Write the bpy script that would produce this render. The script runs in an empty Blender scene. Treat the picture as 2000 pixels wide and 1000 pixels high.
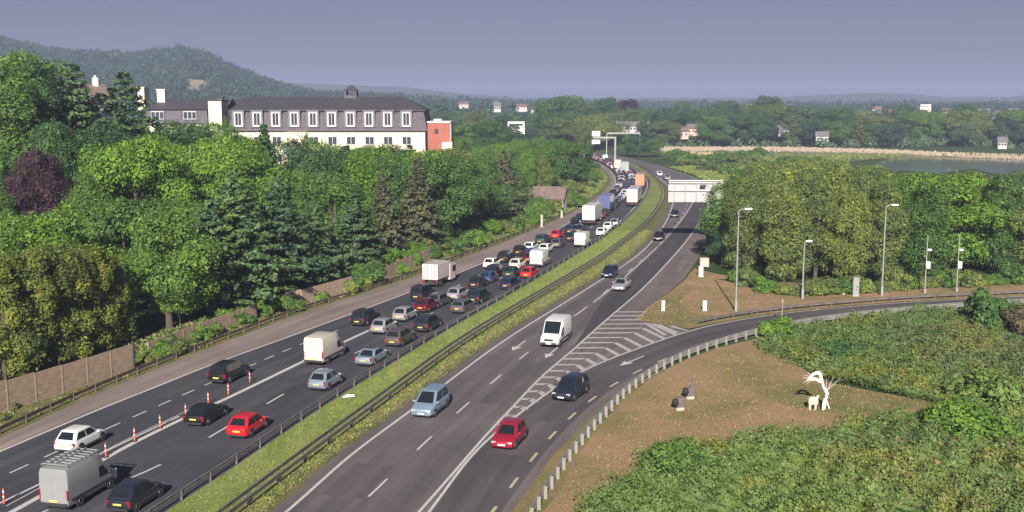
import bpy, math, random
import numpy as np
R = math.radians
rnd = random.Random(7)
rng = np.random.default_rng(11)
sc = bpy.context.scene
col = sc.collection
# ------------------------------------------------------------------ camera, sky, sun, exposure
FPX = 2080.0; TILT = math.atan(300 / FPX); HC = 24.0
cam = bpy.data.cameras.new('camera'); camo = bpy.data.objects.new('camera', cam); col.objects.link(camo)
camo.location = (0, 0, HC); camo.rotation_euler = (math.pi / 2 - TILT, 0, 0)
cam.sensor_width = 36; cam.lens = 36 * FPX / 2000; cam.clip_start = 0.5; cam.clip_end = 20000
sc.camera = camo
SUN_EL = 28.0; SUN_AZ = 184.5      # azimuth the light comes from, clockwise from +Y
world = bpy.data.worlds.new('World'); sc.world = world; world.use_nodes = True
wn = world.node_tree; wn.nodes.clear()
wo = wn.nodes.new('ShaderNodeOutputWorld'); wb = wn.nodes.new('ShaderNodeBackground')
sky = wn.nodes.new('ShaderNodeTexSky'); sky.sky_type = 'NISHITA'; sky.sun_disc = False
sky.sun_elevation = R(SUN_EL); sky.sun_rotation = R(SUN_AZ)
sky.air_density = 1.0; sky.dust_density = 1.4; sky.ozone_density = 2.0
hs = wn.nodes.new('ShaderNodeHueSaturation'); hs.inputs['Saturation'].default_value = 0.95
tn = wn.nodes.new('ShaderNodeMix'); tn.data_type = 'RGBA'; tn.blend_type = 'MULTIPLY'
tn.inputs[0].default_value = 1; tn.inputs[7].default_value = (.29, .268, .385, 1)
wn.links.new(sky.outputs[0], hs.inputs['Color']); wn.links.new(hs.outputs[0], tn.inputs[6])
wn.links.new(tn.outputs[2], wb.inputs[0]); wb.inputs[1].default_value = 0.06
wn.links.new(wb.outputs[0], wo.inputs[0])
sl = bpy.data.lights.new('sun', 'SUN'); sl.energy = 4.6; sl.angle = R(0.5); sl.color = (1.0, 0.93, 0.82)
so = bpy.data.objects.new('sun', sl); col.objects.link(so)
so.rotation_euler = (R(90 - SUN_EL), 0, R(180 - SUN_AZ) + math.pi * 0)
# light travels towards -Z of the lamp; rotate so that it travels to +Y and down
so.rotation_euler = (R(90 - SUN_EL), 0, -R(SUN_AZ - 180))
sc.view_settings.view_transform = 'Standard'; sc.view_settings.look = 'None'
sc.view_settings.exposure = 0.97; sc.view_settings.gamma = 1
sc.cycles.max_bounces = 6; sc.cycles.diffuse_bounces = 3; sc.cycles.volume_bounces = 0
sc.cycles.transparent_max_bounces = 8; sc.cycles.use_denoising = True

# ------------------------------------------------------------------ geometry helpers
def G(px, py, h=0.0):
    """ground point (height h) seen at a pixel of the 2000x1000 photograph"""
    u = (px - 1000) / FPX; v = (500 - py) / FPX
    dy = math.cos(TILT) + v * math.sin(TILT); dz = -math.sin(TILT) + v * math.cos(TILT)
    t = (h - HC) / dz
    return (u * t, dy * t)
def W(px, py, D):
    """point at plan distance D"""
    u = (px - 1000) / FPX; v = (500 - py) / FPX
    t = D / (math.cos(TILT) + v * math.sin(TILT))
    return (u * t, D, HC + t * (-math.sin(TILT) + v * math.cos(TILT)))
def pix(x, y, z):
    dy = y * math.cos(TILT) - (z - HC) * math.sin(TILT); dz = y * math.sin(TILT) + (z - HC) * math.cos(TILT)
    return (1000 + FPX * x / dy, 500 - FPX * dz / dy)

def tag(o, label=None, cat=None, group=None, kind=None):
    if label: o['label'] = label
    if cat: o['category'] = cat
    if group: o['group'] = group
    if kind: o['kind'] = kind
    return o
def empty(name, loc=(0, 0, 0), rz=0.0, label=None, cat=None, group=None):
    o = bpy.data.objects.new(name, None); col.objects.link(o)
    o.location = loc; o.rotation_euler = (0, 0, rz); o.empty_display_size = 0.3
    return tag(o, label, cat, group)
def link_mesh(name, me, parent=None):
    o = bpy.data.objects.new(name, me); col.objects.link(o)
    if parent: o.parent = parent
    return o
class MB:
    def __init__(s): s.v = []; s.f = []; s.m = []; s.mi = 0
    def add(s, vs, fs):
        b = len(s.v); s.v += [tuple(p) for p in vs]; s.f += [tuple(i + b for i in f) for f in fs]; s.m += [s.mi] * len(fs)
    def box(s, x0, x1, y0, y1, z0, z1, c=0.0):
        if c <= 0:
            vs = [(x, y, z) for z in (z0, z1) for x, y in ((x0, y0), (x1, y0), (x1, y1), (x0, y1))]
            s.add(vs, [(3, 2, 1, 0), (4, 5, 6, 7), (0, 1, 5, 4), (1, 2, 6, 5), (2, 3, 7, 6), (3, 0, 4, 7)])
        else:
            def ring(z, k):
                a, b, e, d = x0 + k, x1 - k, y0 + k, y1 - k
                return [(a + c, e, z), (b - c, e, z), (b, e + c, z), (b, d - c, z), (b - c, d, z), (a + c, d, z), (a, d - c, z), (a, e + c, z)]
            s.rings([ring(z0, c * .5), ring(z0 + c, 0), ring(z1 - c, 0), ring(z1, c * .6)])
    def rings(s, rs, cap=True):
        n = len(rs[0]); vs = [p for r in rs for p in r]; fs = []
        for i in range(len(rs) - 1):
            for j in range(n):
                k = (j + 1) % n; fs.append((i * n + j, i * n + k, (i + 1) * n + k, (i + 1) * n + j))
        if cap:
            fs.append(tuple(range(n - 1, -1, -1))); fs.append(tuple(range((len(rs) - 1) * n, len(rs) * n)))
        s.add(vs, fs)
    def tube(s, p, q, r0, r1=None, n=8):
        r1 = r0 if r1 is None else r1
        p = np.array(p, float); q = np.array(q, float); d = q - p; d /= (np.linalg.norm(d) + 1e-9)
        a = np.cross(d, (0, 0, 1) if abs(d[2]) < .9 else (1, 0, 0)); a /= np.linalg.norm(a); b = np.cross(d, a)
        s.rings([[tuple(c + r * (math.cos(t) * a + math.sin(t) * b)) for t in [2 * math.pi * i / n for i in range(n)]] for c, r in ((p, r0), (q, r1))])
    def path(s, pts, rad, n=6):
        for i in range(len(pts) - 1): s.tube(pts[i], pts[i + 1], rad[i], rad[i + 1], n)
    def pane(s, q, ins=0.0, off=0.01, th=0.02):
        """thin solid laid on the planar quad q (4 points, anticlockwise seen from outside)"""
        q = np.array(q, float); c = q.mean(0); n = np.cross(q[1] - q[0], q[3] - q[0]); n /= (np.linalg.norm(n) + 1e-9)
        if ins:
            q = np.array([p + (c - p) / (np.linalg.norm(c - p) + 1e-9) * ins for p in q])
        a = q + n * off; b = q - n * th
        s.add(list(a) + list(b), [(0, 1, 2, 3), (7, 6, 5, 4), (0, 4, 5, 1), (1, 5, 6, 2), (2, 6, 7, 3), (3, 7, 4, 0)])
    def mesh(s, name, mats, smooth=False):
        me = bpy.data.meshes.new(name); me.from_pydata(s.v, [], s.f)
        for m in (mats if isinstance(mats, (list, tuple)) else [mats]): me.materials.append(m)
        if len(me.materials) > 1: me.polygons.foreach_set('material_index', s.m)
        if smooth:
            me.polygons.foreach_set('use_smooth', [True] * len(me.polygons))
            try: me.set_sharp_from_angle(angle=R(35))
            except Exception: pass
        me.update(); return me
    def build(s, name, mats, parent=None, smooth=False): return link_mesh(name, s.mesh(name, mats, smooth), parent)
def np_quads(name, q, mat):
    """mesh of separate quads, q: (N,4,3)"""
    n = len(q); me = bpy.data.meshes.new(name)
    me.vertices.add(n * 4); me.vertices.foreach_set('co', np.ascontiguousarray(q, dtype=np.float32).ravel())
    me.loops.add(n * 4); me.loops.foreach_set('vertex_index', np.arange(n * 4, dtype=np.int32))
    me.polygons.add(n); me.polygons.foreach_set('loop_start', np.arange(0, n * 4, 4, dtype=np.int32))
    me.materials.append(mat); me.update(calc_edges=True); return me
def leaves(c, nrm, size, spread=0.8, asp=0.62):
    """leaf clump quads at centres c (N,3) facing roughly nrm"""
    n = len(c); nn = nrm + rng.normal(0, spread, (n, 3)); nn /= np.linalg.norm(nn, axis=1)[:, None] + 1e-9
    r = rng.normal(0, 1, (n, 3)); a = np.cross(nn, r); a /= np.linalg.norm(a, axis=1)[:, None] + 1e-9; b = np.cross(nn, a)
    s = (size * rng.choice([.6, .8, 1.0, 1.3, 1.9], n, p=[.25, .3, .25, .14, .06]))[:, None] * .5
    return np.stack([c - a * s * .95, c - b * s * asp, c + a * s, c + b * s * asp * 1.1], 1)

# ------------------------------------------------------------------ materials
MATS = {}
def nodemat(name):
    m = bpy.data.materials.new(name); m.use_nodes = True; nt = m.node_tree
    return m, nt, nt.nodes['Principled BSDF']
def mix_rgb(nt, fac, a, b, mode='MIX'):
    n = nt.nodes.new('ShaderNodeMix'); n.data_type = 'RGBA'; n.blend_type = mode
    for i, v in ((0, fac), (6, a), (7, b)):
        if hasattr(v, 'is_output') or isinstance(v, bpy.types.NodeSocket): nt.links.new(v, n.inputs[i])
        elif i == 0: n.inputs[0].default_value = v
        else: n.inputs[i].default_value = (*v[:3], 1)
    return n.outputs[2]
def noise(nt, scale, detail=4, coord='Object', stretch=None, rough=.55, rot=0):
    tc = nt.nodes.new('ShaderNodeTexCoord'); mp = nt.nodes.new('ShaderNodeMapping')
    if stretch: mp.inputs['Scale'].default_value = stretch
    mp.inputs['Rotation'].default_value = (0, 0, rot)
    nt.links.new(tc.outputs[coord], mp.inputs[0]); n = nt.nodes.new('ShaderNodeTexNoise')
    n.inputs['Scale'].default_value = scale; n.inputs['Detail'].default_value = detail; n.inputs['Roughness'].default_value = rough
    nt.links.new(mp.outputs[0], n.inputs['Vector']); return n.outputs['Fac']
def ramp(nt, fac, stops):
    r = nt.nodes.new('ShaderNodeValToRGB'); e = r.color_ramp.elements
    while len(e) < len(stops): e.new(0.5)
    for el, (p, c) in zip(e, stops):
        el.position = p; el.color = (*c, 1) if len(c) == 3 else c
    nt.links.new(fac, r.inputs[0]); return r.outputs[0]
def simple(name, c, rough=.6, metal=0.0, var=0.12, scale=3.0, coat=0):
    if name in MATS: return MATS[name]
    m, nt, b = nodemat(name)
    if var:
        f = noise(nt, scale, 5)
        lo = tuple(x * (1 - var) for x in c); hi = tuple(min(1, x * (1 + var)) for x in c)
        nt.links.new(ramp(nt, f, [(.3, lo), (.7, hi)]), b.inputs['Base Color'])
    else: b.inputs['Base Color'].default_value = (*c, 1)
    b.inputs['Roughness'].default_value = rough; b.inputs['Metallic'].default_value = metal
    b.inputs['Coat Weight'].default_value = coat; b.inputs['Coat Roughness'].default_value = .08
    MATS[name] = m; return m
def foliage(name, c, var=.35, tree_var=.25, warm=(1.14, 1.06, .7), big=.9, big_hi=(1.3, 1.22, 1.05)):
    if name in MATS: return MATS[name]
    m, nt, b = nodemat(name); N = nt.nodes; Lk = nt.links
    c = tuple(x * k for x, k in zip(c, (1.10, 1.09, 1.22)))
    geo = N.new('ShaderNodeNewGeometry'); oi = N.new('ShaderNodeObjectInfo')
    lo = tuple(x * (1 - var) for x in c); hi = tuple(x * (1 + var) for x in c)
    base = ramp(nt, geo.outputs['Random Per Island'], [(0, lo), (1, hi)])
    cl = noise(nt, .45, 3)
    base = mix_rgb(nt, ramp(nt, cl, [(.4, (0, 0, 0)), (.65, (1, 1, 1))]), base, tuple(x * k for x, k in zip(c, warm)))
    c2 = noise(nt, big, 4); base = mix_rgb(nt, 1.0, base, ramp(nt, c2, [(.32, (.72, .78, .86)), (.5, (1, 1, 1)), (.68, big_hi)]), 'MULTIPLY')
    tv = ramp(nt, oi.outputs['Random'], [(0, (1 - tree_var, 1 - tree_var * .8, 1 - tree_var * .3)), (1, (1 + tree_var, 1 + tree_var * .8, 1))])
    base = mix_rgb(nt, 1.0, base, tv, 'MULTIPLY')
    Lk.new(base, b.inputs['Base Color']); b.inputs['Roughness'].default_value = .62; b.inputs['Specular IOR Level'].default_value = .25
    tr = N.new('ShaderNodeBsdfTranslucent'); Lk.new(base, tr.inputs[0]); ms = N.new('ShaderNodeMixShader'); ms.inputs[0].default_value = .22
    Lk.new(b.outputs[0], ms.inputs[1]); Lk.new(tr.outputs[0], ms.inputs[2]); Lk.new(ms.outputs[0], N['Material Output'].inputs[0])
    MATS[name] = m; return m
def patchy(name, cols, scale=.35, fine=9.0, rough=.95, bump=.3, stretch=None):
    """ground cover: large patches of three colours times fine grain"""
    m, nt, b = nodemat(name)
    f = noise(nt, scale, 6, stretch=stretch, rough=.6); g = noise(nt, fine, 3)
    c = ramp(nt, f, [(.36, cols[0]), (.52, cols[1]), (.68, cols[2])])
    c = mix_rgb(nt, 1.0, c, ramp(nt, g, [(.3, (.62, .62, .62)), (.7, (1.3, 1.3, 1.3))]), 'MULTIPLY')
    nt.links.new(c, b.inputs['Base Color']); b.inputs['Roughness'].default_value = rough; b.inputs['Specular IOR Level'].default_value = .15
    bp = nt.nodes.new('ShaderNodeBump'); bp.inputs['Strength'].default_value = bump; bp.inputs['Distance'].default_value = .15
    nt.links.new(g, bp.inputs['Height']); nt.links.new(bp.outputs[0], b.inputs['Normal'])
    return m
def asphalt(name, c, lane=None, tint=(1, 1, 1)):
    m, nt, b = nodemat(name)
    tr = noise(nt, 1.0, 5, 'UV', (0.9, 0.035, 1), .6)      # streaks that run along the lanes
    pt = noise(nt, .12, 4); g = noise(nt, 30, 2)
    cc = ramp(nt, tr, [(.3, tuple(x * .72 for x in c)), (.55, c), (.75, tuple(x * 1.35 for x in c))])
    cc = mix_rgb(nt, 1.0, cc, ramp(nt, pt, [(.3, (.82, .82, .84)), (.7, (1.16, 1.14, 1.12))]), 'MULTIPLY')
    cc = mix_rgb(nt, 1.0, cc, ramp(nt, g, [(.2, (.8, .8, .8)), (.8, (1.2, 1.2, 1.2))]), 'MULTIPLY')
    nt.links.new(cc, b.inputs['Base Color']); b.inputs['Roughness'].default_value = .86; b.inputs['Specular IOR Level'].default_value = .3
    return m
M_asL = asphalt('asphalt_dark', (.059, .061, .074))
M_asR = asphalt('asphalt_worn', (.128, .113, .116))
M_asD = asphalt('asphalt_new', (.066, .061, .070))
M_asS = asphalt('asphalt_slip', (.092, .083, .090))
M_sho = asphalt('shoulder_paving', (.235, .19, .175))
M_gore = asphalt('gore_paving', (.16, .13, .13))
M_ground = patchy('earth_and_grass', [(.035, .065, .02), (.05, .085, .025), (.085, .10, .04)], .05, 2.0)
M_med = patchy('median_turf', [(.14, .20, .05), (.20, .245, .07), (.27, .26, .12)], .35, 7, stretch=(1, .4, 1))
M_med2 = patchy('verge_turf', [(.09, .12, .03), (.15, .14, .06), (.21, .17, .09)], .5, 7)
M_dry = patchy('dry_earth', [(.19, .165, .065), (.29, .20, .11), (.36, .22, .14)], .16, 6)
M_drygr = patchy('dry_grass', [(.13, .15, .045), (.20, .17, .075), (.27, .19, .10)], .2, 6)
M_lawn = patchy('lawn', [(.10, .17, .03), (.13, .2, .04), (.19, .22, .07)], .2, 6)
M_reed = patchy('reed_straw', [(.36, .27, .16), (.46, .35, .22), (.52, .42, .28)], .05, .6)
M_marsh = patchy('marsh_green', [(.13, .16, .07), (.2, .2, .1), (.3, .25, .14)], .03, .6)
M_field = patchy('pale_field', [(.30, .26, .15), (.36, .30, .18), (.26, .27, .13)], .02, .3)
def paint_line(name, c, wear):
    m, nt, b = nodemat(name); f = noise(nt, 5, 6, rough=.7)
    nt.links.new(ramp(nt, f, [(.30, tuple(x * wear for x in c)), (.52, c)]), b.inputs['Base Color']); b.inputs['Roughness'].default_value = .7
    return m
M_line = paint_line('road_marking_white', (.55, .53, .51), .55)
M_liney = paint_line('road_marking_cream', (.50, .44, .28), .6)
M_worn = paint_line('road_marking_worn', (.44, .41, .40), .55)
# water
m, nt, b = nodemat('river_water'); b.inputs['Base Color'].default_value = (.05, .07, .05, 1); b.inputs['Roughness'].default_value = .12
f = noise(nt, .4, 3, stretch=(.3, 1.5, 1)); bp = nt.nodes.new('ShaderNodeBump'); bp.inputs['Strength'].default_value = .15; nt.links.new(f, bp.inputs['Height']); nt.links.new(bp.outputs[0], b.inputs['Normal'])
M_water = m
M_pR = asphalt('asphalt_patch_warm', (.110, .097, .099)); M_pL = asphalt('asphalt_patch_cool', (.072, .071, .079))
# fence: horizontal boards
m, nt, b = nodemat('timber_boards'); tc = nt.nodes.new('ShaderNodeTexCoord'); sp = nt.nodes.new('ShaderNodeSeparateXYZ'); nt.links.new(tc.outputs['Object'], sp.inputs[0])
n1 = noise(nt, 1.4, 6, stretch=(1, 1, 7)); cc = ramp(nt, n1, [(.3, (.26, .18, .13)), (.5, (.38, .28, .20)), (.72, (.50, .39, .29))])
mt = nt.nodes.new('ShaderNodeMath'); mt.operation = 'MULTIPLY'; mt.inputs[1].default_value = 5.2; nt.links.new(sp.outputs[2], mt.inputs[0])
fr = nt.nodes.new('ShaderNodeMath'); fr.operation = 'FRACT'; nt.links.new(mt.outputs[0], fr.inputs[0])
cc = mix_rgb(nt, 1.0, cc, ramp(nt, fr.outputs[0], [(0, (.45, .45, .45)), (.13, (1, 1, 1)), (1, (1, 1, 1))]), 'MULTIPLY')
nt.links.new(cc, b.inputs['Base Color']); b.inputs['Roughness'].default_value = .9; M_fence = m
M_steel = simple('galvanised_steel', (.27, .26, .245), .55, .35, .2, 2)
M_rail = simple('barrier_steel_weathered', (.17, .15, .14), .6, .3, .3, 1.5)
M_post = simple('barrier_post_steel', (.30, .29, .27), .55, .2, .2, 2)
M_grey = simple('grey_painted_metal', (.30, .31, .31), .5, .1, .1)
M_signb = simple('sign_panel_back', (.46, .44, .46), .55, .15, .12, .8)
M_conc = simple('concrete', (.42, .40, .36), .85, 0, .15, 1)
M_white = simple('white_paint', (.78, .77, .74), .5, 0, .05)
M_black = simple('black_rubber', (.018, .018, .02), .75, 0, .1)
M_trim = simple('dark_plastic_trim', (.03, .03, .034), .55, 0, .1)
M_rim = simple('alloy_rim', (.45, .45, .46), .35, .7, .05)
M_glass = simple('vehicle_glass', (.012, .016, .022), .06, 0, 0)
M_head = simple('headlamp_lens', (.55, .57, .6), .15, .2, 0)
M_tail = simple('tail_lamp_red', (.30, .012, .012), .25, 0, 0)
M_plw = simple('number_plate_white', (.75, .75, .72), .4, 0, 0)
M_ply = simple('number_plate_yellow', (.72, .55, .10), .4, 0, 0)
M_orange = simple('orange_plastic', (.72, .14, .06), .5, 0, .1)
M_bark = simple('bark', (.085, .065, .05), .95, 0, .35, 4)
M_wallm = simple('weathered_render', (.56, .52, .48), .85, 0, .2, .3)
M_cream = simple('cream_render', (.72, .64, .50), .85, 0, .08, .4)
M_slate = simple('dark_slate_roof', (.052, .050, .062), .7, 0, .25, 1.2)
M_mans = simple('slate_mansard', (.095, .085, .105), .75, 0, .25, 1.5)
M_brick = simple('orange_red_brick', (.34, .115, .085), .85, 0, .12, 1)
M_roof = simple('brown_tile_roof', (.16, .115, .105), .85, 0, .25, 1)
M_roofg = simple('grey_tile_roof', (.14, .135, .14), .85, 0, .25, 1)
M_pane = simple('window_pane', (.05, .06, .08), .12, 0, 0)
M_frame = simple('window_frame_white', (.58, .56, .55), .5, 0, .04)
def paint(name, c, metal=.25, rough=.32): return simple('paint_' + name, c, rough, metal, .04, 1, coat=.6)
PAINT = {'white': paint('white', (.74, .74, .72), 0), 'cream': paint('cream', (.66, .60, .50), 0), 'silver': paint('silver', (.46, .47, .49), .5), 'silver blue': paint('silver_blue', (.30, .37, .46), .45),
         'pale blue': paint('pale_blue', (.26, .36, .47), .4), 'grey': paint('grey', (.13, .135, .145), .4), 'van grey': paint('van_grey', (.36, .365, .375), .3), 'black': paint('black', (.012, .012, .014), .1), 'dark blue': paint('dark_blue', (.014, .022, .06), .2),
         'navy': paint('navy', (.02, .025, .04), .2), 'blue': paint('blue', (.04, .09, .24), .3), 'red': paint('red', (.52, .012, .022), .05), 'crimson': paint('crimson', (.33, .012, .035), .15),
         'maroon': paint('maroon', (.13, .012, .022), .2), 'bronze': paint('bronze', (.14, .11, .10), .45), 'dark green': paint('dark_green', (.02, .06, .05), .2), 'orange': paint('orange', (.60, .27, .15), 0), 'bright blue': paint('bright_blue', (.10, .13, .30), .05), 'pink white': paint('pink_white', (.66, .56, .55), 0)}
FOL = {'mid': foliage('leaf_mid_green', (.092, .178, .042)), 'deep': foliage('leaf_deep_green', (.062, .135, .048)), 'lime': foliage('leaf_bright_green', (.115, .225, .035)),
       'olive': foliage('leaf_olive_green', (.145, .195, .060)), 'pine': foliage('needle_dark_green', (.092, .165, .074)), 'brown': foliage('needle_brownish', (.115, .140, .075), warm=(1.15, .92, .8)),
       'purple': foliage('leaf_purple', (.05, .028, .042), warm=(1.2, 1, 1)), 'gold': foliage('leaf_golden_green', (.135, .175, .042), warm=(1.3, 1.15, .7)), 'bramble': foliage('leaf_bramble', (.135, .21, .055), .4, warm=(1.0, .95, .8), big=.16, big_hi=(1.55, 1.05, .8)),
       'far': foliage('leaf_hazy_green', (.070, .125, .072), .4, tree_var=.4), 'grass': foliage('grass_blade_green', (.18, .24, .07), .35), 'straw': foliage('grass_blade_straw', (.27, .205, .12), .25, warm=(1, 1, 1)),  # far leaves have some of the haze's blue mixed into their colour
       'rust': foliage('leaf_rust_brown', (.15, .125, .062), .35, warm=(1, 1, 1)), 'reed': foliage('reed_blade', (.50, .39, .24), .25, warm=(1, 1, 1))}

# ------------------------------------------------------------------ plan curves of the roads
def cr(pts, step=2.0, back=45.0):
    """Catmull-Rom through plan points, extended backwards, resampled evenly"""
    p = [np.array(q, float) for q in pts]
    if back:
        d = p[0] - p[2]; d /= np.linalg.norm(d); p = [p[0] + d * back, p[0] + d * back / 2] + p
    p = [2 * p[0] - p[1]] + p + [2 * p[-1] - p[-2]]
    out = []
    for i in range(1, len(p) - 2):
        n = max(4, int(np.linalg.norm(p[i + 1] - p[i]) / 1.0))
        for k in range(n):
            t = k / n
            out.append(.5 * (2 * p[i] + (p[i + 1] - p[i - 1]) * t + (2 * p[i - 1] - 5 * p[i] + 4 * p[i + 1] - p[i + 2]) * t * t + (3 * p[i] - p[i - 1] - 3 * p[i + 1] + p[i + 2]) * t ** 3))
    out.append(p[-2]); out = np.array(out)
    s = np.concatenate([[0], np.cumsum(np.linalg.norm(np.diff(out, axis=0), axis=1))])
    n = int(s[-1] / step) + 1; ss = np.linspace(0, s[-1], n)
    c = np.stack([np.interp(ss, s, out[:, 0]), np.interp(ss, s, out[:, 1])], 1)
    for _ in range(4): c[1:-1] = (c[:-2] + 2 * c[1:-1] + c[2:]) / 4
    return c
def px(l): return [G(*q) for q in l]
C_rail = cr(px([(0, 850), (130, 790), (270, 730), (420, 672), (600, 605), (780, 548), (960, 480), (1080, 431), (1140, 400), (1178, 372), (1190, 352), (1180, 335), (1162, 320), (1140, 310), (1100, 300)]))
C_F = cr(px([(296, 998), (400, 932), (500, 866), (600, 800), (700, 738), (800, 678), (900, 620), (1000, 565), (1100, 506), (1180, 456), (1230, 415), (1258, 380), (1264, 355), (1246, 334), (1215, 318), (1170, 306), (1120, 298)]))
C_H = cr(px([(464, 1000), (600, 896), (740, 792), (892, 680), (1000, 612), (1154, 520), (1216, 476), (1264, 436), (1290, 400), (1296, 375), (1280, 350), (1255, 330), (1215, 314), (1170, 303), (1120, 296)]))
C_I = cr(px([(560, 1000), (680, 892), (800, 804), (876, 745), (1000, 655), (1153, 560), (1250, 495), (1295, 443), (1312, 405), (1314, 380), (1300, 358), (1268, 337), (1225, 318), (1175, 304), (1120, 295)]))
C_K = cr(px([(818, 1000), (850, 965), (956, 842), (999, 798), (1057, 736), (1114, 688), (1158, 648), (1193, 617), (1259, 560), (1320, 495), (1352, 455), (1374, 420), (1388, 385), (1380, 362), (1345, 343), (1295, 327), (1240, 312), (1180, 300), (1120, 292)]))
C_L = cr(px([(838, 1000), (850, 985), (916, 894), (951, 859), (1017, 806), (1083, 758), (1140, 723), (1215, 692), (1334, 650), (1400, 633), (1520, 613), (1640, 601), (1760, 591), (1892, 584), (2000, 579), (2120, 574)]))
C_M = cr(px([(967, 993), (991, 958), (1015, 929), (1037, 899), (1058, 872), (1079, 848), (1101, 828), (1122, 806), (1143, 789), (1162, 775), (1182, 760), (1228, 734), (1284, 707), (1400, 664), (1520, 634), (1640, 617), (1760, 605), (1892, 596), (2000, 590), (2120, 585)]))
C_S = cr(px([(1060, 985), (1080, 950), (1120, 890), (1170, 830), (1220, 775), (1280, 730), (1340, 700), (1400, 678), (1502, 650), (1592, 633), (1724, 617), (1844, 606), (2000, 596), (2120, 590)]))
C_A = cr(px([(0, 882), (185, 803), (300, 758), (400, 717), (480, 688), (572, 655), (700, 608), (820, 563), (940, 515), (1050, 468), (1120, 430), (1165, 398), (1196, 368), (1202, 350), (1192, 334), (1170, 319), (1145, 309), (1100, 299)]))
C_C = cr(px([(24, 998), (94, 964), (212, 890), (356, 818), (440, 780), (596, 704), (676, 666), (728, 642)]), back=30)
C_D = cr(px([(8, 978), (76, 948), (208, 880), (264, 854), (350, 813)]), back=30)
def tangents(c):
    t = np.gradient(c, axis=0); return t / (np.linalg.norm(t, axis=1)[:, None] + 1e-9)
def offset(c, d):                       # d > 0: to the right
    t = tangents(c); return c + np.stack([t[:, 1], -t[:, 0]], 1) * d
def near_t(c, p):
    i = int(np.argmin(((c - np.array(p[:2])) ** 2).sum(1))); return tangents(c)[i], i
def cut(c, d0, d1):
    k = (c[:, 1] >= d0) & (c[:, 1] <= d1); i = np.where(k)[0]; return c[i[0]:i[-1] + 1]
def resamp(c, n):
    s = np.concatenate([[0], np.cumsum(np.linalg.norm(np.diff(c, axis=0), axis=1))]); ss = np.linspace(0, s[-1], n)
    return np.stack([np.interp(ss, s, c[:, 0]), np.interp(ss, s, c[:, 1])], 1)
def strip(name, a, b, z, mat, kind='structure', nx=1, zb=None):
    n = max(len(a), len(b)); a = resamp(a, n); b = resamp(b, n)
    vs = []; fs = []; uv = []; s = 0
    for i in range(n):
        if i: s += float(np.linalg.norm(a[i] - a[i - 1]))
        w = float(np.linalg.norm(b[i] - a[i]))
        for k in range(nx + 1):
            t = k / nx; p = a[i] * (1 - t) + b[i] * t; vs.append((p[0], p[1], z if zb is None else z * (1 - t) + zb * t)); uv.append((w * t, s))
    for i in range(n - 1):
        for k in range(nx):
            q = i * (nx + 1) + k; fs.append((q, q + 1, q + nx + 2, q + nx + 1))
    me = bpy.data.meshes.new(name); me.from_pydata(vs, [], fs); me.materials.append(mat)
    u = me.uv_layers.new(name='UVMap'); d = [c for l in me.loops for c in uv[l.vertex_index]]; u.data.foreach_set('uv', d); me.update()
    o = link_mesh(name, me)
    if kind: o['kind'] = kind
    return o
def poly(name, pts, z, mat, kind='structure'):
    me = bpy.data.meshes.new(name); me.from_pydata([(p[0], p[1], z) for p in pts], [], [tuple(range(len(pts)))]); me.materials.append(mat)
    u = me.uv_layers.new(name='UVMap'); d = [c for l in me.loops for c in (pts[l.vertex_index][0], pts[l.vertex_index][1])]; u.data.foreach_set('uv', d)
    me.update(); o = link_mesh(name, me); o['kind'] = kind; return o

# ------------------------------------------------------------------ terrain
ry = C_rail[:, 1]; rx = C_rail[:, 0]
def ss(a, b, x): t = np.clip((x - a) / (b - a), 0, 1); return t * t * (3 - 2 * t)
RU = [(-1.2, 95), (-.5, 88), (-.47, 84), (-.44, 75), (-.41, 68), (-.38, 66), (-.35, 64), (-.33, 69), (-.31, 74), (-.285, 66), (-.26, 49), (-.23, 31), (-.2, 17), (-.18, 11), (-.14, 9), (-.08, 5), (0, 3), (1, 2)]
def height(x, y):
    x = np.asarray(x, float); y = np.asarray(y, float); yy = np.clip(y, ry[0], 395)
    xr = np.interp(yy, ry, rx); d = xr - x
    left = .9 * ss(1.2, 6, d) + 2.0 * ss(7, 22, d) + 6.5 * ss(20, 50, d) + 5 * ss(55, 120, d)
    left *= 1 - .6 * ss(330, 480, y)
    h = left
    far = ss(560, 800, y) * 8 + ss(800, 1600, y) * 5
    u = x / np.maximum(y, 1)
    ridge = np.interp(u, [a for a, _ in RU], [b for _, b in RU])
    hill = ridge * ss(620, 1500, y) * (1 - .3 * ss(1500, 2600, y))
    r2 = 24 + np.interp(u, [-1, -.2, -.1, -.04, 0, .22, .27, .33, .37, .4, .46, .5, 1.2], [60, 55, 40, 12, 4, 4, 12, 24, 20, 8, 8, 24, 60])
    hill2 = r2 * ss(2600, 4200, y)
    h = np.maximum(h, 0) + far + np.maximum(hill, hill2) * 1.0 * ss(620, 1500, y)
    # right-hand rough ground swells a little away from the roads
    return h - .06
ys = np.concatenate([np.arange(-60, 60, 12.), np.arange(60, 260, 3.), np.arange(260, 600, 8.), np.geomspace(600, 9000, 70)])
nu = 300; vs = []
for y in ys:
    wdt = 120 + abs(y) * .95
    xs = np.linspace(-wdt, wdt, nu); hh = height(xs, np.full(nu, y)); vs += list(zip(xs, [y] * nu, hh))
fs = [(i * nu + j, i * nu + j + 1, (i + 1) * nu + j + 1, (i + 1) * nu + j) for i in range(len(ys) - 1) for j in range(nu - 1)]
me = bpy.data.meshes.new('ground'); me.from_pydata(vs, [], fs); me.materials.append(M_ground); me.polygons.foreach_set('use_smooth', [True] * len(fs)); me.update()
link_mesh('ground', me)['kind'] = 'structure'
def hz(x, y): return float(height(x, y))

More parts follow.
